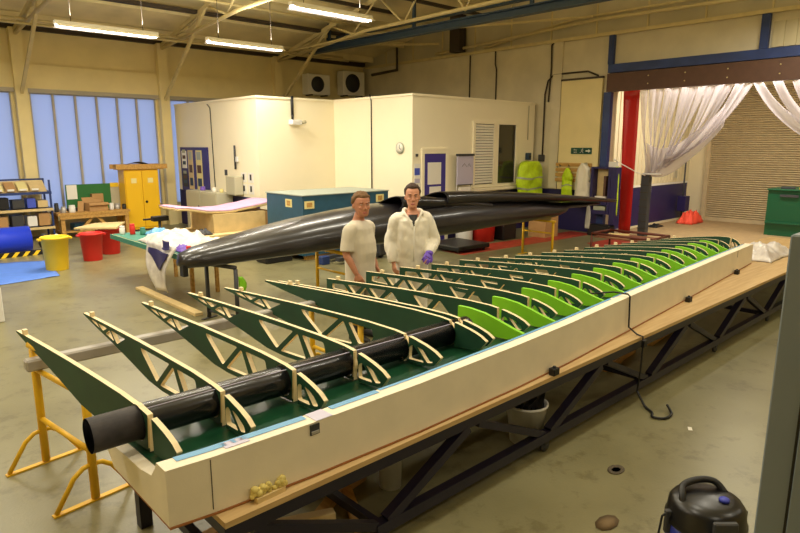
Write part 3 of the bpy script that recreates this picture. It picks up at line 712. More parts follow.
def open_wing(name, x0, x1, yn, z0, z1, c0, c1, t0, t1):
    m = MB(); m.smooth = True
    R0 = [foil(x0+(x1-x0)*i/10, yn, z0+(z1-z0)*(i/10)**1.5, c0+(c1-c0)*(i/10)**1.4, t0+(t1-t0)*i/10) for i in range(11)]
    R1 = [scaled(q, .88) for q in R0[:5]]
    m.loft(R0, caps=False); o = len(m.v)
    n = len(R0[0]); m.add(R0[0]+R1[0], [(j, (j+1) % n, n+(j+1) % n, n+j) for j in range(n)])
    m.add(R0[-1], [tuple(range(n))])
    o = m.build(name, 'carbon_wing', t)
    i = MB(); i.smooth = True; i.loft([scaled(q, .995) for q in R1], caps=False); i.add(R1[-1], [tuple(range(n))]); i.build('hollow_inside', 'inner_black', o)
    return o
open_wing('upper_section', 6.42, 8.6, 6.8, 1.385, 1.2, .68, .6, .52, .3)
open_wing('upper_section', 7.4, 13.0, 6.76, 1.395, 1.03, .85, .4, .6, .16)
MB().box((3.03, 7.1, .68), (3.09, 7.2, .82)).build('end_stub', 'black', t)
MB().tube([(7.62, 6.73, 1.06), (9.5, 6.76, 1.03), (11.0, 6.85, 1.0)], .006, 6).build('crease_highlight', 'carbon_matte', body)  # lighter strand painting in the bright highlight along the shell crease
trestle('yellow trestle under the right end of the long black wing, by the red floor lane', (10.62, 7.22, 0), 0, .745, .72, (.5,), 'yellow steel trestles', .15)
trestle('yellow trestle under the middle of the black wing left of the man in the T-shirt', (5.33, 7.2, 0), 0, .72, .74, (.42,), 'yellow steel trestles', .15)
trestle('slim dark grey stand under the left tip of the long black wing', (3.565, 7.2, 0), .26, .738, .54, (.1,), 'steel stands', .12, 'dark_grey')
c = MB(); c.poly([(10.6, 6.9, .75), (10.6, 7.55, .75), (10.6, 7.5, .8), (10.6, 7.2, .8), (10.6, 7.0, .9), (10.6, 6.9, .98)], (.03, 0, 0))
one(c, 'cradle', 'timber_pale', 'pale wooden cradle on the yellow trestle under the right end of the black wing', 'cradle')
# ================================================================ LEFT BACK: STORES
def simple(name, lo, hi, m, label, cat, group=None, bevel=0, rz=0):
    c = [(a+b)/2 for a, b in zip(lo, hi)]; d = [b-a for a, b in zip(lo, hi)]
    return one(MB().cbox(c, d, rz), name, m, label, cat, group, bevel)
# yellow safety cabinet
t = thing('safety_cabinet', 'tall yellow two door steel cabinet against the blue windows', 'cabinet', (6.15, 16.9, 0))
MB().box((5.72, 16.7, .04), (6.62, 17.15, 1.62)).build('body', 'yellow_cab', t, .006)
for k, (a, b) in enumerate(((5.74, 6.165), (6.175, 6.6))):
    d = MB().box((a, 16.672, .1), (b, 16.698, 1.58)).build('door', 'yellow_cab', t, .004)
    MB().box(((a+b)/2-.07, 16.668, 1.27), ((a+b)/2+.07, 16.671, 1.4)).build('warning_label', 'paper_yellow', d)
    if k: MB().sphere((a+.07, 16.66, .77), .035, 10, 8).build('handle', 'black', d)
MB().box((5.74, 16.72, 0), (6.6, 17.13, .039)).build('plinth', 'dark_grey', t)
t = thing('wooden_crate', 'shallow timber crate lying on top of the yellow cabinet', 'crate', (6.2, 16.9, 1.62))
MB().box((5.52, 16.62, 1.64), (6.85, 16.66, 1.76)).build('side_board', 'timber', t); MB().box((5.52, 17.1, 1.64), (6.85, 17.14, 1.76)).build('side_board', 'timber', t)
MB().box((5.6, 16.66, 1.64), (5.64, 17.1, 1.76)).build('end_board', 'timber', t); MB().box((6.72, 16.66, 1.64), (6.76, 17.1, 1.76)).build('end_board', 'timber', t)
MB().box((5.6, 16.66, 1.622), (6.76, 17.1, 1.64)).build('base', 'timber', t)
one(MB().sheet(lambda u, v: V(5.75+u*.75, 16.72+v*.3, 1.72+.11*math.sin(u*PI)*(1-.4*v)), 8, 4, .01), 'carbon_offcut', 'carbon_matte', 'curved dark offcut lying in the crate on the yellow cabinet', 'offcut')
# workbench
t = thing('workbench', 'timber workbench under the green tool board by the windows', 'bench', (4.95, 16.9, 0))
MB().box((4.02, 16.45, .56), (5.72, 17.2, .62)).build('bench_top', 'timber', t)
MB().box((4.06, 16.47, .47), (5.68, 16.51, .56)).build('apron', 'timber', t)
for x in (4.08, 5.6):
    for y in (16.5, 17.1): MB().box((x, y, 0), (x+.09, y+.09, .56)).build('leg', 'timber', t)
MB().bar((4.45, 16.56, .06), (4.85, 16.56, .52), .05, .07).build('brace', 'timber', t); MB().bar((5.3, 16.56, .06), (4.9, 16.56, .52), .05, .07).build('brace', 'timber', t)
MB().box((4.1, 16.6, .12), (5.65, 17.15, .15)).build('lower_shelf', 'timber', t)
t = thing('tool_board', 'green board on the window wall above the timber workbench', 'board', (4.9, 17.5, .63))
MB().box((4.42, 17.15, .621), (5.5, 17.17, 1.27)).build('panel', 'pegboard', t); MB().box((4.42, 17.171, .621), (5.75, 17.195, 1.2)).build('backing', 'grey_cabinet', t)
tag(MB().box((4.44, 17.142, .9), (4.68, 17.149, 1.26)).build('paper_sheet', 'paper', None), 'white paper sheet pinned on the green tool board', 'paper')
simple('yellow_sign', (5.5, 17.16, 1.17), (5.72, 17.17, 1.28), 'yellow_bin', 'small yellow sign at the right edge of the green tool board', 'sign')
def carton(c, d, rz, label, flaps=True, m='cardboard', tilt=0):
    t = thing('cardboard_box', label, 'box', c, rz); x, y, z = d
    b = MB(); w = .008
    b.box((-x/2, -y/2, 0), (x/2, y/2, w)); b.box((-x/2, -y/2, w), (x/2, -y/2+w, z)); b.box((-x/2, y/2-w, w), (x/2, y/2, z)); b.box((-x/2, -y/2+w, w), (-x/2+w, y/2-w, z)); b.box((x/2-w, -y/2+w, w), (x/2, y/2-w, z))
    b.build('body', m, t, local=True)
    if flaps:
        MB().poly([(-x/2, -y/2, z), (x/2, -y/2, z), (x/2+.02, -y/2-y*.2, z-.05), (-x/2-.02, -y/2-y*.2, z-.05)], (0, .004, .006)).build('flap', m, t, local=True)
        MB().poly([(-x/2, y/2, z), (x/2, y/2, z), (x/2+.02, y/2+y*.15, z+.12), (-x/2-.02, y/2+y*.15, z+.12)], (0, .006, .004)).build('flap', m, t, local=True)
    return t
carton((4.98, 16.75, .62), (.46, .36, .2), .1, 'open cardboard box at the middle of the timber workbench')
one(MB().poly([(4.52, 16.66, .625), (4.66, 16.68, .625), (4.74, 16.86, .86), (4.6, 16.86, .86)], (0, .02, .006)), 'cardboard_flap', 'cardboard', 'loose cardboard flap leaning beside the open box on the workbench', 'cardboard')
simple('brown_carton', (4.98, 16.97, .621), (5.25, 17.13, 1.02), 'cardboard', 'upright cardboard carton standing behind the open box on the workbench', 'cardboard')
def jar(c, r, h, m, label, cat, lid=None, nm='jar'):
    t = thing(nm, label, cat, c)
    MB().lathe([(r*.94, 0), (r, .01), (r, h*.9), (r*.9, h*.93), (r*.9, h)], c, 14).build('body', m, t)
    MB().lathe([(r*.93, h), (r*.95, h+.004), (r*.95, h+.02), (r*.6, h+.024)], c, 14).build('lid', lid or m, t)
jar((4.38, 16.6, .62), .075, .16, 'white_plastic', 'white plastic tub on the workbench left of the cardboard flap', 'tub', nm='tub')
jar((4.2, 16.65, .62), .06, .13, 'silver', 'small metal tin at the left end of the workbench', 'tin', nm='tin')
jar((4.12, 16.95, .62), .05, .2, 'dark_grey', 'dark bottle at the far left corner of the workbench', 'bottle', nm='bottle')
jar((5.33, 16.65, .62), .055, .15, 'white_plastic', 'white paper cup shaped tub right of the open cardboard box', 'tub', nm='tub')
jar((5.5, 16.75, .62), .07, .12, 'silver', 'metal tin near the right end of the workbench', 'tin', nm='tin')
jar((5.63, 16.62, .62), .05, .11, 'black', 'black pot at the right end of the workbench by the yellow cabinet', 'pot', nm='pot')
one(MB().cbox((4.5, 16.95, .66), (.26, .16, .08), .3), 'tool_case', 'dark_grey', 'dark tool case behind the white tub on the workbench', 'case', bevel=.01)
one(MB().cbox((4.55, 16.85, .24), (.3, .25, .18), .2), 'toolbox', 'teal', 'blue green box on the lower shelf of the timber workbench', 'box', bevel=.01)
# parts rack
t = thing('parts_rack', 'blue steel rack of sloping parts trays at the left by the windows', 'rack', (3.2, 16.9, 0))
for x in (2.35, 3.93):
    for y in (16.6, 17.15): MB().box((x-.02, y-.02, 0), (x+.02, y+.02, 1.44)).build('post', 'steel_blue', t)
for z in (.28, .72, 1.12):
    MB().poly([(2.33, 16.55, z), (3.95, 16.55, z), (3.95, 17.15, z+.06), (2.33, 17.15, z+.06)], (0, 0, .025)).build('shelf', 'steel_blue', t)
    MB().box((2.33, 16.53, z-.01), (3.95, 16.55, z+.05)).build('lip', 'timber_pale' if z < 1 else 'steel_blue', t)
MB().box((2.33, 17.12, 1.42), (3.95, 17.16, 1.46)).build('top_rail', 'steel_blue', t)
MB().poly([(2.5, 16.62, 1.16), (3.88, 16.62, 1.16), (3.88, 17.0, 1.42), (2.5, 17.0, 1.42)], (0, .02, -.01)).build('sloping_tray', 'timber_pale', t)
random.seed(11)
bl = ['pale parts bin on the sloping top tray, %s from the left' % o for o in ('first', 'second', 'third', 'fourth', 'fifth')]
for k in range(5):
    x = 2.62+k*.25
    t = thing('parts_bin', bl[k], 'bin', (x, 16.75, 1.27), 0, 'bins on the parts rack')
    b = MB(); b.poly([(x-.1, 16.58, 1.2), (x-.1, 16.84, 1.345), (x-.1, 16.86, 1.40), (x-.1, 16.58, 1.26)], (.2, 0, 0)); b.build('body', ['timber_pale', 'paper_yellow', 'cardboard', 'paper_yellow', 'timber_pale'][k], t)
    MB().box((x-.07, 16.568, 1.205), (x+.07, 16.578, 1.25)).build('label_card', 'paper', t)
for k, (x, w, h, m, lb) in enumerate(((2.55, .3, .2, 'dark_grey', 'dark box at the left of the middle rack shelf'), (2.95, .22, .26, 'black', 'black tall box on the middle rack shelf'), (3.25, .25, .2, 'dark_grey', 'dark box beside the black one on the middle rack shelf'), (3.52, .18, .22, 'blue_label', 'blue folder standing on the middle rack shelf'), (3.76, .22, .16, 'timber_pale', 'pale carton at the right of the middle rack shelf'))):
    simple('storage_box', (x-w/2, 16.62, .79), (x+w/2, 16.95, .79+h), m, lb, 'box', 'boxes on the parts rack', .005)
for k, (x, w, h, m, lb) in enumerate(((2.5, .22, .22, 'yellow_bin', 'yellow box on the low rack shelf above the blue roll'), (2.85, .3, .26, 'cardboard', 'brown carton on the low rack shelf beside the yellow box'), (3.2, .24, .28, 'dark_grey', 'dark carton in the middle of the low rack shelf'), (3.5, .2, .24, 'white_plastic', 'white carton on the low rack shelf'), (3.76, .24, .3, 'cardboard', 'tall brown carton at the right end of the low rack shelf'))):
    simple('storage_box', (x-w/2, 16.62, .35), (x+w/2, 16.95, .35+h), m, lb, 'box', 'boxes on the parts rack', .005)
one(MB().sheet(lambda u, v: V(2.45+u*.35, 16.5+.05*math.sin(9*u+4*v), 1.36-v*.35+.03*math.sin(7*u)), 8, 8, .01), 'plastic_bag', 'white_plastic', 'crumpled white and green plastic bag hanging at the left of the rack', 'bag')
# blue roll on hazard-striped cradle
t = thing('film_roll', 'large bright blue roll of sheet film lying at the left edge of the floor', 'roll', (2.5, 14.9, .05))
MB().cyl((1.0, 14.95, .281), (3.05, 14.95, .281), .28, 36).build('roll', 'blue_roll', t)
MB().cyl((.98, 14.95, .281), (3.07, 14.95, .281), .06, 16).build('core', 'cardboard', t)
t = thing('hazard_barrier', 'low black and yellow striped kerb in front of the blue roll', 'barrier', (2.2, 14.42, 0))
MB().box((1.2, 14.4, 0), (3.3, 14.52, .1)).build('bar', 'black', t)
for k in range(11): MB().poly([(1.25+k*.19, 14.399, .002), (1.33+k*.19, 14.399, .002), (1.41+k*.19, 14.399, .098), (1.33+k*.19, 14.399, .098)], (0, -.002, 0)).build('stripe', 'yellow_bin', t)
for k, (x, y) in enumerate(((3.6, 15.05), (3.42, 15.35))):
    one(MB().lathe([(.05, 0), (.1, .02), (.13, .12), (.06, .3), (.0, .33)], (x, y, 0), 10), 'rubbish_bag', ['paper', 'dark_grey'][k], ['white bag on the floor between the blue roll and the yellow bin', 'dark bag on the floor behind the white one'][k], 'bag')
one(MB().sheet(lambda u, v: (lambda a, b: V(a.x, a.y, .006+.012*max(0, noise.noise(V(u*5, v*5, 0)))))(PX(-40, 266, z=0)*(1-u)*(1-v)+PX(46, 261, z=0)*u*(1-v)+PX(60, 276, z=0)*u*v+PX(-40, 292, z=0)*(1-u)*v, 0), 16, 12, .004), 'tarpaulin', 'tarp', 'flat blue plastic sheet spread on the floor at the left', 'sheet')
simple('white_case', (.9, 9.1, 0), (1.47, 9.75, .46), 'white_plastic', 'white box cut off by the left edge of the picture', 'box', None, .01)
# bins
def round_bin(c, r, h, m, label, group, covered=False):
    t = thing('dustbin', label, 'bin', c, 0, group)
    MB().lathe([(0, 0), (r*.8, 0), (r*.82, .01), (r, h*.93), (r*1.06, h*.93), (r*1.08, h*.98), (r*1.02, h), (r*.93, h), (r*.9, h*.9), (r*.76, .03), (0, .03)], c, 32).build('body', m, t)
    for s in (-1, 1): MB().cbox((c[0]+s*(r*1.1), c[1], h*.93), (.07, .12, .03)).build('handle', m, t)
    return t
round_bin((2.93, 12.42, 0), .225, .62, 'yellow_bin', 'yellow plastic dustbin on the open floor at the left', 'plastic dustbins')
round_bin((3.72, 13.0, 0), .21, .55, 'red_bin', 'nearer red dustbin with a pale board laid over its rim', 'plastic dustbins')
round_bin((4.25, 13.55, 0), .21, .55, 'red_bin', 'red dustbin behind the nearer red one, under the same board', 'plastic dustbins')
one(MB().poly([PX(74, 229.5, z=.555), PX(95, 224.5, z=.555), PX(125, 223, z=.555), PX(117, 229, z=.555)][::-1], (0, 0, .035)), 'pale_board', 'timber_pale', 'pale board laid across the tops of the red dustbins', 'board')
# green-topped bench with cloths
t = thing('layup_bench', 'long bench with green edged top covered in cloths and plastic', 'bench', (3.85, 9.7, 0))
MB().box((3.52, 7.85, .7), (4.4, 11.15, .73)).build('bench_top', 'timber_pale', t)
MB().box((3.5, 7.84, .66), (3.519, 11.15, .735)).build('edge_band', 'teal_light', t); MB().box((3.52, 7.82, .66), (4.4, 7.849, .735)).build('edge_band', 'teal_light', t)
MB().box((3.54, 7.87, .731), (4.38, 11.13, .737)).build('mat', 'teal_light', t)
for x in (3.85, 4.25):
    for y in (8.75, 10.3): MB().box((x, y, 0), (x+.05, y+.05, .7)).build('leg', 'timber', t)
def heap(name, cx, cy, cz, a, b, h, m, label, cat, seed, group=None, n=22):
    def fn(u, v):
        x = (u-.5)*2; y = (v-.5)*2; r = min(1, max(abs(x), abs(y)))
        base = (1-r**2.2)
        k = noise.noise(V(x*2.2+seed, y*2.2, seed*.7))*.55+noise.noise(V(x*5, y*5+seed, 1))*.3
        return V(cx+a*x*(1+.12*noise.noise(V(y*3, seed, x))), cy+b*y*(1+.12*noise.noise(V(x*3, seed+4, y))), cz+.012+h*base*(.75+k))
    return one(MB().sheet(fn, n, n, .006), name, m, label, cat, group)
heap('plastic_sheet', 3.98, 9.45, .74, .42, .62, .22, 'plastic_film', 'crumpled clear plastic and cloth heap at the middle of the green edged bench', 'cloth', 1.3)
heap('white_rag', 4.15, 8.4, .74, .27, .46, .2, 'white_cloth', 'white rag heap at the near end of the green edged bench', 'rag', 5.1)
heap('blue_rag', 4.1, 10.4, .74, .2, .26, .12, 'tape_blue', 'pale blue rag at the far part of the green edged bench', 'rag', 8.2)
heap('purple_rag', 3.68, 8.55, .74, .1, .14, .1, 'purple', 'small purple rag on the green edged bench above the red pot', 'rag', 3.2)
jar((3.62, 8.25, .738), .035, .1, 'red_bin', 'small red pot near the front of the green edged bench', 'pot', nm='pot')
for k, (y, h, m, lb) in enumerate(((11.0, .12, 'white_plastic', 'white cup at the far corner of the green edged bench'), (10.85, .16, 'red_bin', 'red tin at the far end of the green edged bench'), (10.7, .1, 'teal_light', 'green pot at the far end of the green edged bench'))):
    jar((3.66+.12*k, y, .738), .045, h, m, lb, 'pot', nm='pot')
t = thing('plastic_sack', 'white plastic sack with a blue bird shape hanging over the bench edge', 'sack', (3.44, 8.8, .1))
def sack(u, v): return V(3.47-.06*math.sin(v*PI)-.03*math.sin(6*u+3*v)*(v > .1), 8.32+1.05*u*(1-.62*v)+.42*v, .84-.72*v)
MB().sheet(sack, 14, 14, .008).build('sack', 'plastic_film', t)
def patch(u, v): return sack(.08+.84*u, .13+(.34+.1*math.sin(u*5))*v*math.sin(PI*(.12+.76*u)))+V(-.018, 0, 0)
MB().sheet(patch, 14, 8, .004).build('blue_print', 'navy', t)
MB().sheet(lambda u, v: sack(.1+.22*u+.1*v, .1-.16*v+.02*math.sin(u*3))+V(-.02, 0, .03), 6, 8, .004).build('blue_print', 'navy', t)
simple('floor_plank', (3.38, 7.65, 0), (3.5, 9.78, .045), 'timber_pale', 'pale timber plank lying on the floor beside the green edged bench', 'plank', None, .004)
# stacked boards and pink foam
t = thing('board_stack', 'stack of timber boxes and boards under the pink foam sheets', 'stack', (6.2, 12.2, 0))
MB().box((5.5, 11.6, 0), (7.25, 12.9, .06)).build('base', 'dark_grey', t); MB().box((5.2, 11.4, .32), (7.2, 12.95, .42)).build('board', 'timber', t)
for (x, y) in ((5.4, 11.5), (7.0, 11.5), (5.4, 12.7), (7.0, 12.7)): MB().box((x, y, .06), (x+.15, y+.15, .32)).build('leg', 'dark_grey', t)
MB().box((5.7, 11.7, .48), (6.9, 12.8, .86)).build('box', 'timber_pale', t); MB().box((5.2, 11.4, .42), (7.25, 12.9, .48)).build('board', 'timber_pale', t); MB().box((6.92, 11.75, .48), (7.15, 12.7, .84)).build('box', 'cardboard', t)
def foamsheet(u, v):
    return V(5.0+u*2.35, 11.75+v*.95, .97+.075*math.cos(u*2.2*PI*.9+.2)*(1-.5*u)+.05*(u-.5)+.02*noise.noise(V(u*6, v*6, 0)))
t = thing('foam_sheets', 'wavy pink foam sheets on top of the timber board stack', 'foam', (6.2, 12.2, .86))
MB().sheet(foamsheet, 24, 8, .045).build('sheet', 'timber_pale', t); MB().sheet(lambda u, v: foamsheet(u, v)+V(.0, .0, .024), 24, 8, .022).build('sheet', 'pink_foam', t)
heap('grey_tool_pile', 5.45, 11.65, .482, .14, .14, .12, 'dark_grey', 'dark tools heaped on the left end of the lower boards under the pink foam', 'tools', 2.7)
simple('black_case', (6.0, 10.2, 0), (6.6, 10.6, .6), 'black', 'black case on the floor left of the teal crate', 'case', None, .02)
# machine vice / stand in front of yellow cabinet
t = thing('clamp_stand', 'dark clamp stand in front of the yellow cabinet', 'stand', (4.95, 12.6, 0))
MB().cyl((4.95, 12.6, 0), (4.95, 12.6, .03), .16, 16).build('base', 'dark_grey', t); MB().cyl((4.95, 12.6, .03), (4.95, 12.6, .72), .03, 10).build('column', 'dark_grey', t)
MB().box((4.8, 12.52, .72), (5.12, 12.68, .82)).build('jaw', 'black', t, .01); MB().cyl((4.78, 12.6, .77), (4.62, 12.6, .77), .02, 8).build('screw', 'black', t)
# grey cabinets with things on them, office left wall
for k, (a, b, lb) in enumerate(((15.15, 16.0, 'pale grey steel cupboard by the notice board'), (14.25, 15.12, 'pale grey steel cupboard, second from the notice board'))):
    t = thing('steel_cupboard', lb, 'cupboard', (7.3, (a+b)/2, 0), 0, 'grey steel cupboards')
    MB().box((7.06, a, 0), (7.5, b, 1.08)).build('body', 'grey_cabinet', t, .006)
    MB().box((7.045, a+.02, .05), (7.059, b-.02, 1.04)).build('door', 'grey_cabinet', t, .003)
    MB().box((7.03, a+.08, .6), (7.044, a+.1, .72)).build('handle', 'dark_grey', t)
jar((7.3, 15.5, 1.08), .07, .08, 'purple', 'purple pot on the pale grey cupboard by the notice board', 'pot', nm='pot')
jar((7.28, 14.8, 1.08), .06, .09, 'paper', 'white tub on the second pale grey cupboard', 'tub', nm='tub')
jar((7.3, 14.45, 1.08), .05, .07, 'paper_yellow', 'pale tin on the second grey cupboard beside the white tub', 'tin', nm='tin')
t = thing('notice_board', 'large navy board of posters and papers on the office side wall', 'board', (7.52, 16.5, .98))
MB().box((7.515, 15.55, 1.0), (7.545, 17.25, 2.2)).build('panel', 'board_blue', t)
random.seed(3)
for (a, b, c, d, m) in ((16.85, 17.15, 1.62, 2.1, 'paper'), (16.85, 17.15, 1.1, 1.5, 'dark_grey'), (16.45, 16.75, 1.05, 2.12, 'timber_pale'), (15.9, 16.25, 1.05, 2.12, 'paper_yellow')):
    f = MB().box((7.505, a, c), (7.514, b, d)).build('poster', m, t)
    for i in range(3):
        z = c+.1+i*(d-c)/3; MB().box((7.5, a+.05, z), (7.5045, b-.06, z+(d-c)/5)).build('picture', ['steel_blue_dull', 'brown_beam', 'reflect'][i], f)
for k, (y, z, lb) in enumerate(((13.72, 1.48, 'top left'), (13.38, 1.48, 'top right'), (13.72, 1.2, 'bottom left'), (13.38, 1.2, 'bottom right'))):
    t = thing('notice_sheet', '%s white notice sheet of four on the office wall corner' % lb, 'paper', (7.53, y, z), 0, 'four notices on the office corner')
    MB().box((7.538, y-.13, z-.12), (7.546, y+.13, z+.12)).build('sheet', 'paper', t)
    MB().box((7.534, y-.04, z-.06), (7.5375, y+.04, z+.08)).build('print', 'dark_grey', t)
t = thing('wall_phone', 'grey wall phone box with a dark screen beside the grey cupboards', 'phone', (7.5, 14.0, 1.05))
MB().box((7.3, 13.75, 1.05), (7.53, 14.2, 1.5)).build('body', 'grey_cabinet', t, .01); MB().box((7.285, 14.08, 1.52), (7.3, 14.2, 1.66)).build('screen', 'dark_grey', t)
t = thing('wall_switch', 'small switch box and conduit stub on the office side wall', 'switch', (7.52, 14.0, 1.9))
MB().box((7.5, 13.92, 1.85), (7.53, 14.02, 1.98)).build('box', 'white_plastic', t); MB().cyl((7.51, 14.06, 1.67), (7.51, 14.06, 2.25), .025, 8).build('conduit', 'dark_grey', t)
t = thing('flood_lamp', 'small white flood lamp hung on black conduit at the office corner', 'lamp', (8.55, 12.95, 2.7))
MB().cbox((8.55, 12.9, 2.8), (.3, .16, .12), .1).build('head', 'white_plastic', t, .015); MB().cyl((8.5, 12.94, 2.85), (8.5, 12.94, 2.98), .03, 8).build('bracket', 'black', t); MB().cyl((8.72, 12.9, 2.8), (8.85, 12.9, 2.82), .04, 10).build('sensor', 'grey_cabinet', t)
# air conditioners on the wall behind the office
for k, (a, b, c, d, lb) in enumerate(((11.9, 12.8, 3.9, 4.55, 'left white air conditioning unit on the wall above the office'), (13.35, 14.3, 3.95, 4.75, 'right taller white air conditioning unit above the office'))):
    t = thing('air_conditioner', lb, 'air conditioner', ((a+b)/2, 17.35, c), 0, 'air conditioning units')
    MB().box((a, 17.15, c), (b, 17.5, d)).build('casing', 'white_paint', t, .02)
    cx = a+(b-a)*.42; cz = (c+d)/2; rr = (d-c)*.38
    MB().cyl((cx, 17.135, cz), (cx, 17.149, cz), rr, 28).build('fan_opening', 'dark_grey', t)
    g = MB()
    for q in (.35, .6, .85, 1.0): g.tube([(cx+rr*q*math.cos(2*PI*j/20), 17.125, cz+rr*q*math.sin(2*PI*j/20)) for j in range(20)], .007, 5, closed=True)
    g.build('grille', 'dark_grey', t)
    br = MB()
    for x in (a+.15, b-.15): br.box((x, 17.15, c-.04), (x+.04, 17.52, c-.001))
    br.build('bracket', 'steel_dark', t)
# teal crate
t = thing('teal_crate', 'big teal painted timber crate with pale labels in front of the office', 'crate', (7.8, 10.6, 0))
KX, KY, KX1, KY1 = 6.72, 9.98, 8.95, 11.3
MB().box((KX, KY, .1), (KX1, KY1, 1.28)).build('body', 'teal', t); MB().box((KX-.02, KY-.02, 1.281), (KX1+.02, KY1+.02, 1.3)).build('lid', 'teal_lid_reflection', t)
for y in (10.05, 10.6, 11.15): MB().box((KX+.1, y, 0), (KX1-.1, y+.1, .099)).build('skid', 'timber', t)
l = MB().box((KX-.008, 10.35, 1.04), (KX-.001, 10.58, 1.2)).build('label_plate', 'paper_yellow', t); MB().box((KX-.012, 10.4, 1.07), (KX-.0085, 10.53, 1.17)).build('print', 'timber', l)
for (x0, x1, z0, z1) in ((6.76, 6.99, 1.03, 1.18), (8.6, 8.82, 1.06, 1.22)):
    l = MB().box((x0, KY-.008, z0), (x1, KY-.001, z1)).build('label_plate', 'paper_yellow', t); MB().box((x0+.05, KY-.012, z0+.03), (x1-.05, KY-.0085, z1-.03)).build('print', 'timber', l)
MB().box((8.1, KY-.008, 1.1), (8.26, KY-.001, 1.18)).build('label_plate', 'reflect', t)

t = thing('green_tape', 'bright green tape flap hanging on the dark grey stand post', 'tape', (3.6, 6.84, .5))
MB().sheet(lambda u, v: V(3.664+.11*u*(.4+.6*math.sin(v*PI)), 6.93-.02*math.sin(u*3), .62-.24*v), 5, 8, .004).build('flap', 'lime', t)
# ================================================================ OFFICE FRONT, RIGHT WALL, DOORWAY
t = thing('wall_clock', 'round white wall clock on the office wall left of the navy door', 'clock', (9.5, 10.07, 2.19))
cy_ = PX(400.5, 148, x=OX1).y
MB().cyl((OX1-.002, cy_, 2.19), (OX1-.03, cy_, 2.19), .13, 28).build('case', 'reflect', t); MB().cyl((OX1-.031, cy_, 2.19), (OX1-.035, cy_, 2.19), .112, 28).build('face', 'white_paint', t)
h = MB(); h.bar((OX1-.038, cy_, 2.19), (OX1-.038, cy_, 2.27), .008); h.bar((OX1-.038, cy_, 2.19), (OX1-.038, cy_-.05, 2.16), .01); h.build('hands', 'black', t)
t = thing('door_poster', 'white poster with blue heading on the office wall beside the navy door', 'poster', (9.95, 10.08, 1.1))
MB().box((9.86, OY1-.012, 1.05), (10.06, OY1-.003, 1.84)).build('sheet', 'paper', t); MB().box((9.86, OY1-.014, 1.58), (10.03, OY1-.0125, 1.74)).build('heading', 'blue_label', t); MB().box((9.86, OY1-.014, 1.4), (10.03, OY1-.0125, 1.5)).build('heading', 'tape_lilac', t)
simple('wall_button', (9.9, OY1-.02, 2.0), (9.97, OY1-.003, 2.06), 'dark_grey', 'tiny dark button box on the office wall above the blue headed poster', 'button')
t = thing('flip_chart', 'grey flip chart with white sheet standing between office door and window', 'board', (11.45, 9.9, 0))
MB().box((11.14, 9.92, 1.32), (11.72, 9.95, 2.0)).build('panel', 'tape_lilac', t); MB().box((11.12, 9.9, 2.0), (11.74, 9.96, 2.05)).build('clamp', 'dark_grey', t); MB().box((11.2, 9.9, 1.3), (11.68, 9.96, 1.318)).build('tray', 'black', t)
MB().box((11.2, 9.91, .7), (11.62, 9.93, 1.26)).build('sheet', 'paper', t)
for x in (11.16, 11.68): MB().cyl((x, 9.96, 0), (x, 9.96, 1.99), .014, 8).build('leg', 'silver', t)
for k, (a, b) in enumerate(((.25, .55), (.62, .8))): MB().tube([(11.16+.56*a, 9.917, 1.75), (11.16+.56*(a+b)/2, 9.917, 1.82), (11.16+.56*b, 9.917, 1.74)], .005, 5).build('pen_mark', 'dark_grey', t)
jar((11.0, 9.55, 0), .2, .66, 'white_plastic', 'white plastic drum on the floor under the black wing beside the red tub', 'drum', nm='drum')
t = thing('red_tub', 'red plastic tub on the floor under the black wing', 'tub', (11.3, 9.2, 0))
MB().lathe([(0, 0), (.25, 0), (.28, .5), (.3, .52), (.3, .55), (.27, .55), (.24, .03), (0, .03)], (11.42, 9.3, 0), 28).build('body', 'red_bin', t)
MB().lathe([(.301, .5), (.315, .51), (.315, .545), (.301, .55)], (11.42, 9.3, 0), 28).build('rim', 'red_bin', t)
t = thing('tool_bag', 'black rounded bag on the floor right of the red tub', 'bag', (12.0, 9.1, 0))
b = MB(); b.poly([(11.75, 8.95, 0), (12.25, 8.95, 0), (12.27, 8.95, .35), (12.17, 8.95, .48), (12.0, 8.95, .53), (11.83, 8.95, .48), (11.73, 8.95, .35)], (0, .35, 0)); b.build('body', 'black', t, .02)
MB().tube([(11.9, 9.1, .5), (11.93, 9.1, .6), (12.07, 9.1, .6), (12.1, 9.1, .5)], .015, 8).build('handle', 'dark_grey', t)
t = thing('dolly', 'low black flat dolly on the floor behind the man in white', 'dolly', (10.1, 9.0, 0))
M = Matrix.Translation((10.05, 8.9, 0)) @ Matrix.Rotation(-.05, 4, 'Z')
MB().box((-.5, -.5, .05), (.5, .5, .15), M).build('deck', 'black', t, .02)
for sx in (-.4, .4):
    for sy in (-.4, .4):
        c = M @ V(sx, sy, .025); MB().cyl(c-V(.02, 0, 0), c+V(.02, 0, 0), .0245, 12).build('wheel', 'dark_grey', t)
t = carton((13.1, 8.75, 0), (.55, .5, .5), 0, 'closed brown cardboard box behind the yellow trestle under the black wing', False); MB().box((-.276, -.251, .501), (.276, .251, .512)).build('lid', 'cardboard', t, local=True)
simple('white_bucket_lid', (10.0, 9.62, 0), (10.2, 9.8, .36), 'white_plastic', 'small white box on the floor behind the black dolly', 'box', None, .01)
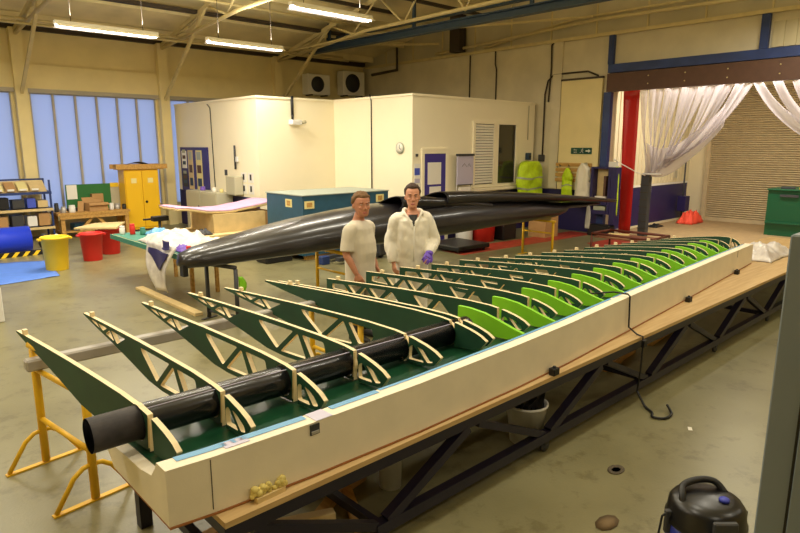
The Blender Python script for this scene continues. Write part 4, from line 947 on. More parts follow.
# hi-vis jackets
def garment(name, label, cx, cy, zt_, w, hgt, m, ax, depth=.14, seed=0., nm='garment', bands=()):
    """hung jacket: ax 'x' -> spread along x on an x-running wall, 'y' -> along y"""
    t = thing(name, label, nm, (cx, cy, zt_-hgt))
    def fn(u, v):
        a = 2*PI*u
        wd = w/2*((.72 if nm == 'jacket' else .42)+(.28 if nm == 'jacket' else .58)*min(1, v*5)**.5)*(1+.08*v)+w*.11*noise.noise(V(u*4, v*3, seed))
        p = math.cos(a)*wd; q = math.sin(a)*depth/2*(1+.8*noise.noise(V(u*9, v*5, seed+2)))
        z = zt_-hgt*v-((.04 if nm == 'jacket' else .1)*(abs(math.cos(a))**2) if v < .4 else .05*noise.noise(V(u*5, 1, seed)))
        return V(cx+p, cy+q-depth*.2, z) if ax == 'x' else V(cx+q-depth*.2, cy+p, z)
    n = 26; k = 14
    def ring(v, e=0):
        R = [fn(j/n, v) for j in range(n)]
        if e:
            c = sum(R, V(0, 0, 0))/n; R = [c+(p-c)*(1+e) for p in R]
        return R
    b = MB(); b.smooth = True; b.loft([ring(i/k) for i in range(k+1)]); b.build('cloth', m, t)
    for v in bands:
        b = MB(); b.smooth = True; b.loft([ring(v, .03), ring(v+.045, .03)], caps=False); b.build('reflective_band', 'reflect', t)
    return t
garment('hivis_jacket', 'bulky yellow high visibility jackets hung beside the office window', 13.93, 9.86, 1.84, 1.02, 1.0, 'hivis', 'x', .3, 1., 'jacket', (.42, .7))
garment('hivis_vest', 'small yellow high visibility vest on the timber coat rack', XR-.2, 8.93, 1.68, .3, .75, 'hivis', 'y', .08, 3., 'vest', (.6,))
garment('white_coat', 'long white coat hanging at the right end of the timber coat rack', XR-.25, 8.42, 1.82, .42, 1.1, 'white_cloth', 'y', .2, 5., 'coat')
garment('hivis_vest', 'narrow yellow high visibility vest hanging by the red curtain strip', XR-.26, 7.5, 1.75, .12, 1.2, 'hivis', 'y', .08, 6., 'vest')
t = thing('coat_rack', 'timber slat coat rack on the right wall beside the blue post', 'rack', (14.52, 8.9, 1.3))
for k in range(4): MB().box((XR-.13, 8.3, 1.3+k*.135), (XR-.095, 9.36, 1.39+k*.135)).build('slat', 'timber', t)
for y in (8.93, 8.45, 9.2): MB().tube([(XR-.13, y, 1.72), (XR-.18, y, 1.71), (XR-.19, y, 1.75)], .01, 6).build('hook', 'black', t)
t = thing('exit_sign', 'green running man sign on the cream wall above the coat rack', 'sign', (14.5, 8.6, 2.02))
MB().box((XR-.108, 8.33, 2.03), (XR-.095, 8.93, 2.19)).build('panel', 'sign_green', t)
x = XR-.111
g = MB(); g.poly([(x, 8.36, 2.09), (x, 8.36, 2.13), (x, 8.42, 2.13), (x, 8.42, 2.16), (x, 8.48, 2.11), (x, 8.42, 2.06), (x, 8.42, 2.09)][::-1], (.002, 0, 0)) if False else None
a = MB(); a.poly([(x, 8.5, 2.095), (x, 8.42, 2.095), (x, 8.42, 2.065), (x, 8.355, 2.11), (x, 8.42, 2.155), (x, 8.42, 2.125), (x, 8.5, 2.125)], (.002, 0, 0)); a.build('arrow', 'white_paint', t)
mn = MB(); mn.sphere((x+.002, 8.585, 2.165), (.002, .012, .012), 8, 6)
for p, q, w in (((8.6, 2.15), (8.61, 2.105), .022), ((8.61, 2.105), (8.575, 2.08), .012), ((8.575, 2.08), (8.575, 2.05), .011), ((8.61, 2.105), (8.645, 2.07), .012), ((8.645, 2.07), (8.665, 2.065), .011), ((8.6, 2.145), (8.565, 2.125), .009), ((8.6, 2.145), (8.64, 2.125), .009)):
    mn.bar((x+.001, *p), (x+.001, *q), w, .002, up=(1, 0, 0))
mn.build('running_man', 'white_paint', t)
for i, (s, z) in enumerate((('Fire', 2.135), ('exit', 2.08))):
    me = text_mesh(s, .06, .002); me.materials.append(MAT['white_paint']); me.transform(Matrix.Translation((x+.001, 8.8, z)) @ Matrix(((0, 0, -1, 0), (-1, 0, 0, 0), (0, 1, 0, 0), (0, 0, 0, 1))))
    link('lettering', me, t)
t = thing('wall_vent', 'small grey alarm box on the pilaster above the yellow jackets', 'box', (14.4, 9.9, 1.9))
MB().box((14.1, OY1-.1, 1.86), (14.25, OY1-.003, 2.05)).build('box', 'steel_blue_dull', t, .01); MB().cyl((14.17, OY1-.1, 1.955), (14.17, OY1-.12, 1.955), .05, 14).build('dial', 'dark_grey', t)
simple('junction_box', (XR-.09, 9.8, 1.82), (XR-.003, 9.96, 2.0), 'dark_grey', 'dark grey junction box under the dark conduit beside the office', 'box', None, .005)
t = thing('wall_cabinet', 'navy framed open wall cabinet with papers below the blue post', 'cabinet', (14.4, 7.85, .56))
for y in (7.62, 8.1): MB().box((XR-.42, y-.03, .55), (XR-.161, y+.03, 1.72)).build('side', 'navy', t)
MB().box((XR-.42, 7.66, 1.68), (XR-.161, 8.06, 1.72)).build('top', 'navy', t)
for z in (.78, .55): MB().box((XR-.42, 7.66, z), (XR-.161, 8.06, z+.09)).build('shelf', 'navy', t)
MB().box((XR-.2, 7.66, .87), (XR-.165, 8.06, 1.67)).build('back', 'timber_pale', t)
MB().box((XR-.41, 7.45, .3), (XR-.165, 7.585, 1.72)).build('door', 'navy', t)
for k, (y0, y1, z, h, m, lb) in enumerate(((7.7, 8.0, .875, .12, 'paper', 'stack of white papers in the navy wall cabinet'), (7.7, 8.02, .645, .1, 'reflect', 'grey papers on the lower shelf of the navy wall cabinet'), (7.72, 7.78, 1.0, .5, 'brown_beam', 'brown folder standing in the navy wall cabinet'))):
    simple('paper_stack' if k < 2 else 'folder', (XR-.4, y0, z), (XR-.22, y1, z+h), m, lb, 'papers')
simple('black_bin', (XR-.5, 7.5, 0), (XR-.2, 8.1, .28), 'black', 'black box on the floor below the navy wall cabinet', 'box', None, .02)
# hanging white spatula-shaped cloth under the wing tip
one(MB().sheet(lambda u, v: V(12.05+.01*math.sin(v*5), 6.92-.13*(u-.5)*(.45+1.1*v*(1.25-v)), .97-.5*v), 6, 12, .012), 'hanging_cloth', 'white_plastic', 'narrow white cloth hanging below the right tip of the black wing', 'cloth')
# strip curtain in the doorway
XC = XR+.32
t = thing('strip_curtain', 'clear plastic strip curtain gathered and tied to the left of the doorway', 'curtain', (XC, 6.2, 1.3))
MB().box((XC-.04, 1.3, 3.60), (XC+.04, 7.85, 3.66)).build('rail', 'silver', t)
random.seed(5)
tie = V(XC, 7.02, 1.55)
n = 13
for k in range(n):
    y0 = 7.25-2.35*k/(n-1); q = k/(n-1)
    w0 = .2; ph = random.random()*6
    sag = .12+.35*q
    def fn(u, v, y0=y0, q=q, ph=ph, sag=sag, k=k):
        a = V(XC+.03*(k % 2), y0-w0*(u-.5), 3.6); b = V(tie.x+.1*math.sin(k*1.7), tie.y-.04-.5*q+.16*(u-.5), tie.z+.02+.42*q**2+.06*math.sin(k*2.1))
        m_ = V((a.x+b.x)/2, a.y*.6+b.y*.4+.05, a.z*.38+b.z*.62-sag*.9)
        p = a*(1-v)**2+m_*2*v*(1-v)+b*v*v
        return p+V(.05*math.sin(u*PI*2+ph+3*v)*(.3+v), 0, .03*math.sin(u*5+ph)*v)
    MB().sheet(fn, 5, 14, .002).build('strip', 'pvc_film', t)
def band(u, v):
    return V(XC+.17*math.cos(2*PI*u), 7.0+.1*math.sin(2*PI*u), 1.5+.05*v)
bt = MB(); bt.tube([(XC+.14*math.cos(2*PI*j/16), 6.9+.22*math.sin(2*PI*j/16), 1.56) for j in range(16)], .02, 6, closed=True); bt.build('tie', 'white_plastic', t)
# hanging belly of the gathered curtain
def belly(u, v):
    a = V(XC+.02, 7.1-.05*v, 1.55); y = 7.1-1.75*u; z = 1.56-.17*math.sin(min(1, u*1.5)*PI)*(1-u)+1.1*u**2.2
    return V(XC+.08*math.sin(v*PI), y, z+.75*v*(1-.35*u)+.0)
MB().sheet(belly, 18, 8, .002).build('strip', 'pvc_film', t)
t = thing('strip_curtain', 'clear plastic strip curtain drawn to the right side of the doorway', 'curtain', (XC, 3.5, 1.8))
for k in range(8):
    y0 = 4.75-2.6*k/7; q = k/7; ph = random.random()*6
    def fn(u, v, y0=y0, q=q, ph=ph, k=k):
        a = V(XC+.02+.03*(k % 2), y0-.2*(u-.5), 3.6); b = V(XC+.1*math.sin(k*1.7), 1.9+.3*(u-.5)*(1-q)+.2*(1-q), 1.75+.5*(1-q)*u)
        m_ = V(XC, a.y*.75+b.y*.25, a.z*.3+b.z*.7-.15)
        p = a*(1-v)**2+m_*2*v*(1-v)+b*v*v
        return p+V(.05*math.sin(u*PI*2+ph+3*v)*(.3+v), 0, 0)
    MB().sheet(fn, 5, 14, .002).build('strip', 'pvc_film', t)
MB().tube([(XC+.12*math.cos(2*PI*j/12), 1.9+.15*math.sin(2*PI*j/12), 1.8) for j in range(12)], .02, 6, closed=True).build('tie', 'white_plastic', t)
one(MB().sheet(lambda u, v: V(XC-.05+.03*math.sin(u*PI*1.5+1.5*v), 7.76-.44*u*(1-.25*v)-.14*v*(1-.3*v), 3.58-3.55*v), 8, 14, .004), 'red_strip', 'red_pvc', 'red plastic curtain strip hanging full height at the left of the doorway', 'curtain')
t = thing('grey_post', 'grey steel post wrapped in plastic under the gathered clear curtain', 'post', (15.0, 7.0, 0))
MB().box((XC-.1, 6.92, 0), (XC+.08, 7.12, 1.55)).build('post', 'dark_grey', t, .01)
g = MB()
for k in range(7): g.box((XC-.11, 6.91, .2+k*.18), (XC-.1005, 7.13, .215+k*.18))
g.build('joints', 'steel_dark', t)
t = thing('tie_rope', 'white rope tying the gathered plastic curtain across the red strip', 'rope', (XC-.2, 7.4, 1.7))
MB().tube([(XR-.22, 7.62, 1.9), (XR-.2, 7.4, 1.78), (XC-.2, 7.2, 1.6), (XC-.13, 7.0, 1.52)], .012, 6).build('rope', 'white_paint', t); MB().sphere((XR-.22, 7.62, 1.9), .025, 8, 6).build('knot', 'white_paint', t)
simple('lobby_notice', (16.6, YL-.035, .95), (17.15, YL-.026, 1.4), 'paper', 'white board on the navy lobby wall right of the grey post', 'notice')
simple('white_notice', (XR-.2, 7.55, 1.0), (XR-.165, 7.78, 1.85), 'paper', 'white card panel behind the narrow yellow vest by the doorway', 'notice')
heap('orange_jacket', 18.5, 7.3, .006, .45, .24, .42, 'orange_cloth', 'bright orange jacket dropped on the lobby floor by the navy wall', 'jacket', 2.2, n=16)
heap('dark_cloth', 16.9, 7.6, .006, .25, .14, .1, 'black', 'dark cloth on the lobby floor at the foot of the wall', 'cloth', 4.2, n=10)
t = thing('lobby_stand', 'thin dark stand against the lobby wall beside the shutter', 'stand', (18.9, 7.8, 0))
MB().cyl((18.95, 7.75, 0), (18.95, 7.75, 1.9), .025, 8).build('pole', 'dark_grey', t); MB().box((18.8, 7.6, .3), (19.1, 7.85, .75)).build('case', 'navy', t, .01)
simple('wall_socket', (18.55, YL-.06, 1.3), (18.75, YL-.026, 1.5), 'grey_cabinet', 'grey socket box on the lobby wall above the dado rail', 'box', None, .005)
t = thing('green_skip', 'dark green steel bin with lid in front of the roller shutter', 'bin', (18.0, 4.2, 0))
b = MB(); b.poly([(17.45, 5.02, 0), (18.7, 5.02, 0), (18.7, 4.98, 1.15), (17.3, 4.98, 1.15)], (0, -1.5, 0)); b.build('body', 'green_machine', t)
MB().box((17.25, 3.4, 1.151), (18.72, 5.0, 1.19)).build('lid', 'green_machine', t, .01); MB().box((17.27, 4.3, 1.0), (17.3, 4.7, 1.06)).build('handle', 'dark_grey', t)
MB().box((17.34, 3.46, .32), (17.4, 5.0, .36)).build('rib', 'green_machine', t)
for k, (y, m, lb) in enumerate(((4.6, 'dark_grey', 'dark tool lying on the lid of the green steel bin'), (4.2, 'yellow_bin', 'yellow tool lying on the lid of the green steel bin'))):
    one(MB().cbox((17.5, y, 1.215), (.12, .3, .05), .2), 'hand_tool', m, lb, 'tool', bevel=.008)
# maroon low table
t = thing('low_trolley', 'low maroon tubular trolley table standing on the red floor lane', 'table', (11.6, 5.9, 0))
ca, cb, cc, cd = PX(594, 232.5, z=.5), PX(650, 240, z=.5), PX(654, 237, z=.5), PX(611, 231, z=.5)
cs = [V(11.25, 6.35, .5), V(11.25, 5.1, .5), V(12.0, 5.1, .5), V(12.0, 6.35, .5)]
for i in range(4): MB().tube([cs[i], cs[(i+1) % 4]], .025, 8).build('rail', 'maroon', t); MB().tube([cs[i]-V(0, 0, .025), V(cs[i].x, cs[i].y, 0)], .02, 8).build('leg', 'maroon', t)
MB().box((11.28, 5.13, .42), (11.97, 6.32, .445)).build('tray', 'maroon_top', t)
for k, (x, y, m, lb) in enumerate(((11.45, 5.4, 'copper', 'copper coloured offcut at the near end of the maroon trolley'), (11.6, 5.95, 'timber_pale', 'pale offcut on the maroon trolley tray'))):
    one(MB().cbox((x, y, .47), (.18, .4, .05), .4), 'offcut', m, lb, 'offcut', bevel=.005)
# ================================================================ FOREGROUND
heap('crumpled_plastic', 10.3, 3.0, .6, .62, .34, .2, 'plastic_film', 'crumpled white plastic sheet on the table beyond the mould end', 'plastic', 6.6, n=34)
t = thing('grey_locker', 'tall plain grey steel cabinet at the right edge of the picture', 'cabinet', (1.9, .1, 0))
MB().box((1.6, -.5, .03), (2.2, .405, 2.05)).build('body', 'grey_locker', t, .004)
MB().box((1.592, -.5, .08), (1.5995, .335, 2.0)).build('door', 'grey_locker', t, .002)
MB().box((1.596, .337, .08), (1.5996, .342, 2.0)).build('gap', 'black', t)
MB().box((1.62, -.48, 0), (2.18, .39, .029)).build('plinth', 'dark_grey', t)
# vacuum cleaner
VX, VY = 3.17, 1.03
t = thing('vacuum_cleaner', 'black and blue tub vacuum cleaner on the floor at the bottom right', 'vacuum cleaner', (VX, VY, 0))
c = (VX, VY, 0)
MB().lathe([(0, .06), (.17, .06), (.185, .1), (.19, .26), (.186, .29)], c, 32).build('tub', 'vac_blue', t)
hd = MB().lathe([(.19, .291), (.2, .30), (.2, .325), (.192, .34), (.186, .40), (.165, .43), (.12, .445), (0, .45)], c, 32).build('head', 'black_gloss', t)
def vr(a, r, z): return V(VX+r*math.cos(a), VY+r*math.sin(a), z)
A0 = math.radians(227)
f = V(math.cos(A0), math.sin(A0), 0); sdir = V(-f.y, f.x, 0)
b0 = V(VX, VY, 0)
MB().tube(catmull([b0-sdir*.14+f*.03+V(0, 0, .415), b0-sdir*.135+V(0, 0, .455), b0-sdir*.1-f*.06+V(0, 0, .475), b0-f*.1+V(0, 0, .482), b0+sdir*.08-f*.09+V(0, 0, .475), b0+sdir*.12-f*.05+V(0, 0, .43)]), .018, 10).build('handle', 'black', t)
MB().lathe([(.026, 0), (.026, .014), (.018, .02), (0, .021)], b0+f*.05+sdir*.06+V(0, 0, .444), 16).build('switch', 'vac_blue', hd)
for s in (-1, 1): MB().cbox(b0+sdir*s*.19+V(0, 0, .3), (.03, .05, .13), A0).build('latch', 'dark_grey', t, .005)
MB().cbox(b0+f*.19+V(0, 0, .38), (.03, .12, .07), A0).build('badge', 'dark_grey', t, .006)
for k in range(4):
    a = k*PI/2+.4; q = vr(a, .15, .03); MB().cyl(q-V(0, .012, 0), q+V(0, .012, 0), .03, 12).build('castor', 'black', t)
MB().tube([b0+sdir*.2+V(0, 0, .2), b0+sdir*.27+V(0, 0, .22), b0+sdir*.31+V(0, 0, .1), b0+sdir*.34+f*.1+V(0, 0, .013)], .01, 8).build('cable', 'black', t)
MB().tube([b0-sdir*.19+V(0, 0, .36), b0-sdir*.23+V(0, 0, .33), b0-sdir*.25+V(0, 0, .15), b0-sdir*.26+V(0, 0, .01)], .006, 8).build('cable', 'black', t)
one(MB().tube([(2.62, 1.55, .02), (2.72, 1.5, .02), (2.78, 1.46, .035)], .024, 10), 'hose_end', 'black', 'black hose nozzle on the floor just left of the vacuum cleaner', 'hose')
simple('yellow_offcut', (4.42, 1.0, 0), (4.52, 1.07, .025), 'timber', 'small yellow timber offcut on the floor beside the grey cabinet', 'offcut')
for k, (px, py, m, lb) in enumerate(((616, 470, 'stain', 'flat dark ring shaped scrap on the floor left of the vacuum'), (607, 523, 'rust_stain', 'rust coloured flat scrap on the floor at the bottom'))):
    q = PX(px, py, z=0); one(MB().lathe([(.04, .001), (.075, .001), (.075, .006), (.04, .006), (.04, .001)], (q.x, q.y, 0), 18, 1, .7) if k == 0 else MB().lathe([(0, .001), (.09, .001), (.1, .004), (0, .006)], (q.x, q.y, 0), 9, 1, .6), 'floor_scrap', m, lb, 'scrap')
q = PX(690, 429, z=0); simple('white_scrap', (q.x-.03, q.y-.015, 0), (q.x+.03, q.y+.015, .004), 'paper', 'tiny white paper scrap on the floor at the right', 'scrap', None, 0, .5)
# things under the table
t = thing('scrap_bucket', 'white bucket of black offcuts standing under the truss table', 'bucket', (3.5, 2.55, 0))
MB().lathe([(0, .004), (.12, .004), (.155, .3), (.165, .3), (.165, .315), (.148, .315), (.115, .012), (0, .012)], (3.72, 2.56, 0), 24).build('body', 'white_plastic', t)
random.seed(9)
sc_ = MB()
for k in range(10): sc_.cbox((3.72+random.uniform(-.07, .07), 2.56+random.uniform(-.07, .07), .3+random.random()*.05), (.02, .1, .18), random.random()*3, random.uniform(-.5, .5), random.uniform(-.5, .5))
tag(sc_.build('offcut_bundle', 'black'), 'black offcuts sticking up out of the white bucket', 'offcuts', None, 'stuff')
t = thing('white_tub', 'white cylindrical tub under the table near its left end', 'tub', (2.5, 2.78, 0))
MB().lathe([(0, 0), (.075, 0), (.08, .25), (.084, .25), (.084, .27), (0, .272)], (2.52, 2.8, 0), 20).build('body', 'white_plastic', t); MB().lathe([(.0, .273), (.086, .273), (.086, .285), (0, .287)], (2.52, 2.8, 0), 20).build('lid', 'grey_cabinet', t)
one(MB().cyl((2.65, 2.95, .09), (4.6, 3.0, .09), .045, 14), 'plastic_pipe', 'grey_pipe', 'long pale plastic pipe lying on the floor under the table', 'pipe')
for k, (x, y, L, rz, z, m, lb) in enumerate(((1.75, 2.7, .8, .5, .03, 'timber', 'timber batten under the near end of the table, lowest of the pile'), (1.72, 2.8, .55, -.4, .08, 'timber_pale', 'pale timber batten crossing over the lowest one under the table'), (2.15, 2.75, .5, 1.1, .03, 'timber', 'short timber batten under the table beside the round plate'), (1.6, 3.1, .6, .1, .03, 'cardboard', 'brown batten at the back of the scrap pile under the table'))):
    one(MB().cbox((x, y, z), (L, .07, .05), rz), 'timber_batten', m, lb, 'timber', 'timber scraps under the table', .004)
one(MB().lathe([(0, .14), (.14, .14), (.16, .16), (.15, .165), (0, .15)], (2.2, 3.05, 0), 22), 'round_plate', 'timber_pale', 'round pale plate resting on the scraps under the table', 'plate')
simple('scrap_carton', (2.12, 2.92, 0), (2.42, 3.2, .138), 'cardboard', 'flat brown carton under the round plate below the table', 'box', None, .006, .2)
for k, (x, y, w, m, lb) in enumerate(((5.9, 3.05, .5, 'cardboard', 'brown board on the floor under the middle of the table'), (7.0, 3.1, .45, 'timber', 'timber sheet on the floor under the far part of the table'))):
    one(MB().cbox((x, y, .03), (w*1.6, .3, .06), .1), 'floor_board', m, lb, 'board', None, .004)
# pallet truck beyond the wing
t = thing('pallet_truck', 'dark pallet truck on the floor beyond the black wing, left of the men', 'pallet truck', (7.6, 9.4, 0))
for y in (9.2, 9.55): MB().box((7.0, y, .06), (8.0, y+.14, .13)).build('fork', 'dark_grey', t)
MB().box((8.0, 9.18, .06), (8.2, 9.7, .35)).build('pump_body', 'dark_grey', t, .02)
MB().tube([(8.15, 9.44, .35), (8.3, 9.44, .7), (8.32, 9.44, .85)], .02, 8).build('handle', 'black', t)
for y in (9.25, 9.6): MB().cyl((8.1, y, .06), (8.1, y+.05, .06), .059, 12).build('wheel', 'black', t)
simple('blue_box', (6.75, 9.4, 0), (6.92, 9.55, .16), 'steel_blue', 'small blue box on the floor beyond the wing by the pallet truck', 'box', None, .01)
# ================================================================ PEOPLE
def ell(c, rx, ry, n=20, M=None):
    r = [V(c[0]+rx*math.cos(2*PI*j/n), c[1]+ry*math.sin(2*PI*j/n), c[2]) for j in range(n)]
    return [M @ p for p in r] if M else r
def remesh(mb, name, vox, smooth_it=3, wr=0, wseed=0., wz=(9, 9, 3)):
    me = mb.mesh('tmp', 'skin'); ob = bpy.data.objects.new('tmp', me); COL.objects.link(ob)
    md = ob.modifiers.new('r', 'REMESH'); md.mode = 'VOXEL'; md.voxel_size = vox; md.use_smooth_shade = True
    sm = ob.modifiers.new('s', 'SMOOTH'); sm.factor = .5; sm.iterations = smooth_it
    dg = bpy.context.evaluated_depsgraph_get(); out = bpy.data.meshes.new_from_object(ob.evaluated_get(dg))
    bpy.data.objects.remove(ob); out.materials.clear(); out.name = name
    for p in out.polygons: p.use_smooth = True
    if wr:
        ns = [v.normal.copy() for v in out.vertices]
        for v, n_ in zip(out.vertices, ns):
            c = v.co; d = noise.noise(V(c.x*wz[0]+wseed, c.y*wz[1], c.z*wz[2]))+.5*noise.noise(V(c.x*wz[0]*2.3, c.y*wz[1]*2.3+wseed, c.z*wz[2]*2.6))
            v.co = c+n_*d*wr
    return out
def arm(mb, pts, rs): mb.tube(pts, rs, 14)
def limb(mb, pts, rs, k=6, n=14):
    C = catmull(pts, k); m_ = len(pts)-1; R = []
    for i in range(len(C)):
        t = i/(len(C)-1)*m_; a = min(int(t), m_-1); R.append(rs[a]+(rs[a+1]-rs[a])*(t-a))
    mb.tube(C, R, n)
def hand(mb, w, d, up, thumb_side, r=1.0):
    """palm from wrist w along d, back of the hand towards up, fingers slightly curled"""
    d = Vector(d).normalized(); up = (Vector(up)-d*Vector(up).dot(d)).normalized(); s = d.cross(up)*thumb_side
    w = Vector(w)
    rings = []
    for t, hw, hh in ((0, .026, .02), (.03, .036, .02), (.065, .043, .018), (.09, .042, .015)):
        rings.append([w+d*t+s*hw*r*math.cos(2*PI*j/12)+up*hh*r*math.sin(2*PI*j/12) for j in range(12)])
    mb.smooth = True; mb.loft(rings)
    for k, (o, L) in enumerate(((.031, .072), (.011, .08), (-.010, .075), (-.030, .058))):
        b = w+d*.078+s*o*r; a1 = b+d*L*.45-up*.006; a2 = a1+d*L*.28-up*.02; a3 = a2+d*L*.18-up*.026
        mb.tube([b, a1, a2, a3], [.0098*r, .0092*r, .0086*r, .0068*r], 8)
    b = w+d*.028+s*.03*r; mb.tube([b, b+d*.03+s*.024-up*.008, b+d*.058+s*.03-up*.02, b+d*.075+s*.026-up*.028], [.012*r, .011*r, .0105*r, .008*r], 8)
def headparts(mb, M):
    prof = [(1.553, .022, -.088, -.045), (1.562, .038, -.097, -.02), (1.578, .050, -.100, .02), (1.60, .059, -.099, .055), (1.63, .067, -.097, .078), (1.66, .073, -.095, .092), (1.685, .0755, -.094, .098), (1.70, .077, -.1, .1), (1.74, .0755, -.093, .099), (1.77, .063, -.07, .085), (1.788, .044, -.043, .06), (1.798, .018, -.012, .025)]
    mb.smooth = True
    rings = []
    for z, rx, f, b in prof:
        cy = (f+b)/2; ry = (b-f)/2; R = []
        for j in range(24):
            a = 2*PI*j/24; c, s = math.cos(a), math.sin(a); p = 2.25
            R.append(M @ V(rx*math.copysign(abs(c)**(2/p), c), cy+ry*math.copysign(abs(s)**(2/p), s), z))
        rings.append(R)
    mb.loft(rings)
    mb.tube([M @ V(0, -.094, 1.69), M @ V(0, -.105, 1.665), M @ V(0, -.117, 1.643), M @ V(0, -.108, 1.632)], [.009, .0105, .0135, .010], 8)
    for s in (-1, 1):
        mb.sphere(M @ V(s*.011, -.103, 1.636), (.009, .009, .008), 8, 6)
        mb.sphere(M @ V(s*.078, .012, 1.662), (.012, .02, .032), 10, 8)
        mb.sphere(M @ V(s*.033, -.097, 1.703), (.022, .008, .007), 8, 6)
        mb.sphere(M @ V(s*.045, -.082, 1.648), (.02, .014, .016), 8, 6)
    mb.sphere(M @ V(0, -.1, 1.602), (.025, .008, .0055), 10, 6); mb.sphere(M @ V(0, -.099, 1.592), (.021, .009, .006), 10, 6); mb.sphere(M @ V(0, -.093, 1.568), (.022, .012, .014), 10, 6)
TORSO = [(0, .0, .82, .14, .1), (0, 0, .88, .168, .118), (0, 0, .96, .170, .122), (0, -.005, 1.07, .15, .115), (0, -.008, 1.2, .158, .12), (0, -.005, 1.32, .178, .125), (0, 0, 1.40, .182, .115), (0, .005, 1.45, .15, .095), (0, .012, 1.485, .085, .075), (0, .012, 1.52, .062, .064), (0, .0, 1.56, .056, .06), (0, -.005, 1.60, .05, .055)]
def hairmesh(M, seed, front, lift=.012, vol=1.0):
    """short hair: thick cap over the skull above a hairline"""
    mb = MB(); mb.smooth = True
    n, k = 30, 12; top = V(0, .006, 1.705)
    rings_o, rings_i = [], []
    def surf(a, e, off):
        # ellipsoid around skull
        x = (.078+off)*math.cos(e)*math.cos(a); y = (.1+off)*math.cos(e)*math.sin(a); z = (.098+off*1.1)*math.sin(e)
        return top+V(x, y, z)
    for i in range(k+1):
        ro, ri = [], []
        for j in range(n):
            a = 2*PI*j/n; fr = max(0, -math.sin(a)); bk = max(0, math.sin(a))
            e0 = .30*fr**.5*1.55+.02-.62*bk**.8 if fr > 0 else -.1-.6*bk**.8
            if fr > 0: e0 = -.12+(front+.12)*min(1, fr*1.7)
            e = e0+(PI/2-.03-e0)*(i/k)
            lift_ = lift*1.35; nz = noise.noise(V(math.cos(a)*4+seed, math.sin(a)*4, e*4))*.007+noise.noise(V(math.cos(a)*11+seed, math.sin(a)*11, e*9))*.004
            edge = min(1, (i+.3)/2.2)
            ro.append(M @ surf(a, e, (lift_+nz*1.4)*edge*vol+.001)); ri.append(M @ surf(a, e, -.012))
        rings_o.append(ro); rings_i.append(ri)
    mb.loft(rings_o, caps=False); mb.add(rings_o[-1], [tuple(range(n))])
    mb.loft(rings_i, caps=False); mb.add(rings_i[-1], [tuple(range(n))])
    mb.add(rings_o[0]+rings_i[0], [(j, (j+1) % n, n+(j+1) % n, n+j) for j in range(n)])
    return mb
def face_mats(me, M, skin, lip, beard=None):
    inv = M.inverted()
    me.materials.append(MAT[skin]); me.materials.append(MAT[lip]); me.materials.append(MAT[beard or skin])
    for p in me.polygons:
        c = inv @ p.center
        if c.z > 1.5 and c.y < -.06:
            if abs(c.x) < .026 and 1.588 < c.z < 1.606 and c.y < -.095: p.material_index = 1
            elif beard and (c.z < 1.587+abs(c.x)*.55 or (1.606 <= c.z < 1.622 and abs(c.x) < .035)) and c.z > 1.545: p.material_index = 2
def eyes(M, root):
    for s in (-1, 1):
        e = MB().sphere(M @ V(s*.032, -.0855, 1.682), (.0115, .0115, .0075), 12, 8).build('eyeball', 'eye_white', root, local=True)
        MB().sphere(M @ V(s*.032, -.0975, 1.682), (.0058, .003, .0058), 10, 6).build('iris', 'eye', e, local=True)
        MB().tube([M @ V(s*.016, -.1035, 1.7), M @ V(s*.034, -.1045, 1.7065), M @ V(s*.052, -.092, 1.701)], [.003, .0042, .0025], 6).build('eyebrow', root['_hair'], root, local=True)
def person(label, loc, rz, sc, headrot, headtilt, arms, hairc, skin, hfront, seed, beard=None, wide=1.0, hoff=0.0):
    t = thing('person', label, 'person', loc, rz); t.scale = (sc*wide, sc*wide, sc); t['_hair'] = hairc
    hs = 1.13
    HM = Matrix.Translation((0, -hoff, 1.55)) @ Euler((headtilt, 0, headrot)).to_matrix().to_4x4() @ Matrix.Diagonal((hs, hs, hs, 1)) @ Matrix.Translation((0, 0, -1.55))
    b = MB(); b.smooth = True; b.loft([ell(q[:3], q[3], q[4]) for q in TORSO]); headparts(b, HM)
    for s, (sh, el, wr, hd, up, ths) in zip((-1, 1), arms):
        limb(b, [(s*.12, .0, 1.42), sh, ((Vector(sh)+Vector(el))/2+V(0, .008, 0)), el, ((Vector(el)*.6+Vector(wr)*.4)), wr], [.06, .057, .048, .04, .040, .027]); hand(b, wr, hd, up, ths, .82 if (s > 0 and hairc == 'hair_brown') else 1.0)
    for s in (-1, 1):
        limb(b, [(s*.09, 0, .9), (s*.1, -.005, .68), (s*.105, -.01, .48), (s*.108, .012, .32), (s*.11, .01, .09)], [.088, .08, .056, .054, .036])
    me = remesh(b, 'body', .0065, 2); face_mats(me, HM, skin, 'lips', beard)
    link('body', me, t, local=True)
    eyes(HM, t); del t['_hair']
    hairmesh(HM, seed, hfront).build('hair', hairc, t, local=True)
    return t, HM
def shoes(t, m):
    for s in (-1, 1):
        b = MB(); b.smooth = True
        b.loft([[V(s*.112+w*math.cos(2*PI*j/14), y, max(.0, h*.5+h*.5*math.sin(2*PI*j/14))) for j in range(14)] for y, w, h in ((.075, .025, .08), (.06, .036, .11), (.0, .042, .13), (-.06, .045, .085), (-.13, .048, .07), (-.18, .034, .05), (-.195, .015, .03))])
        b.build('shoe', m, t, local=True)
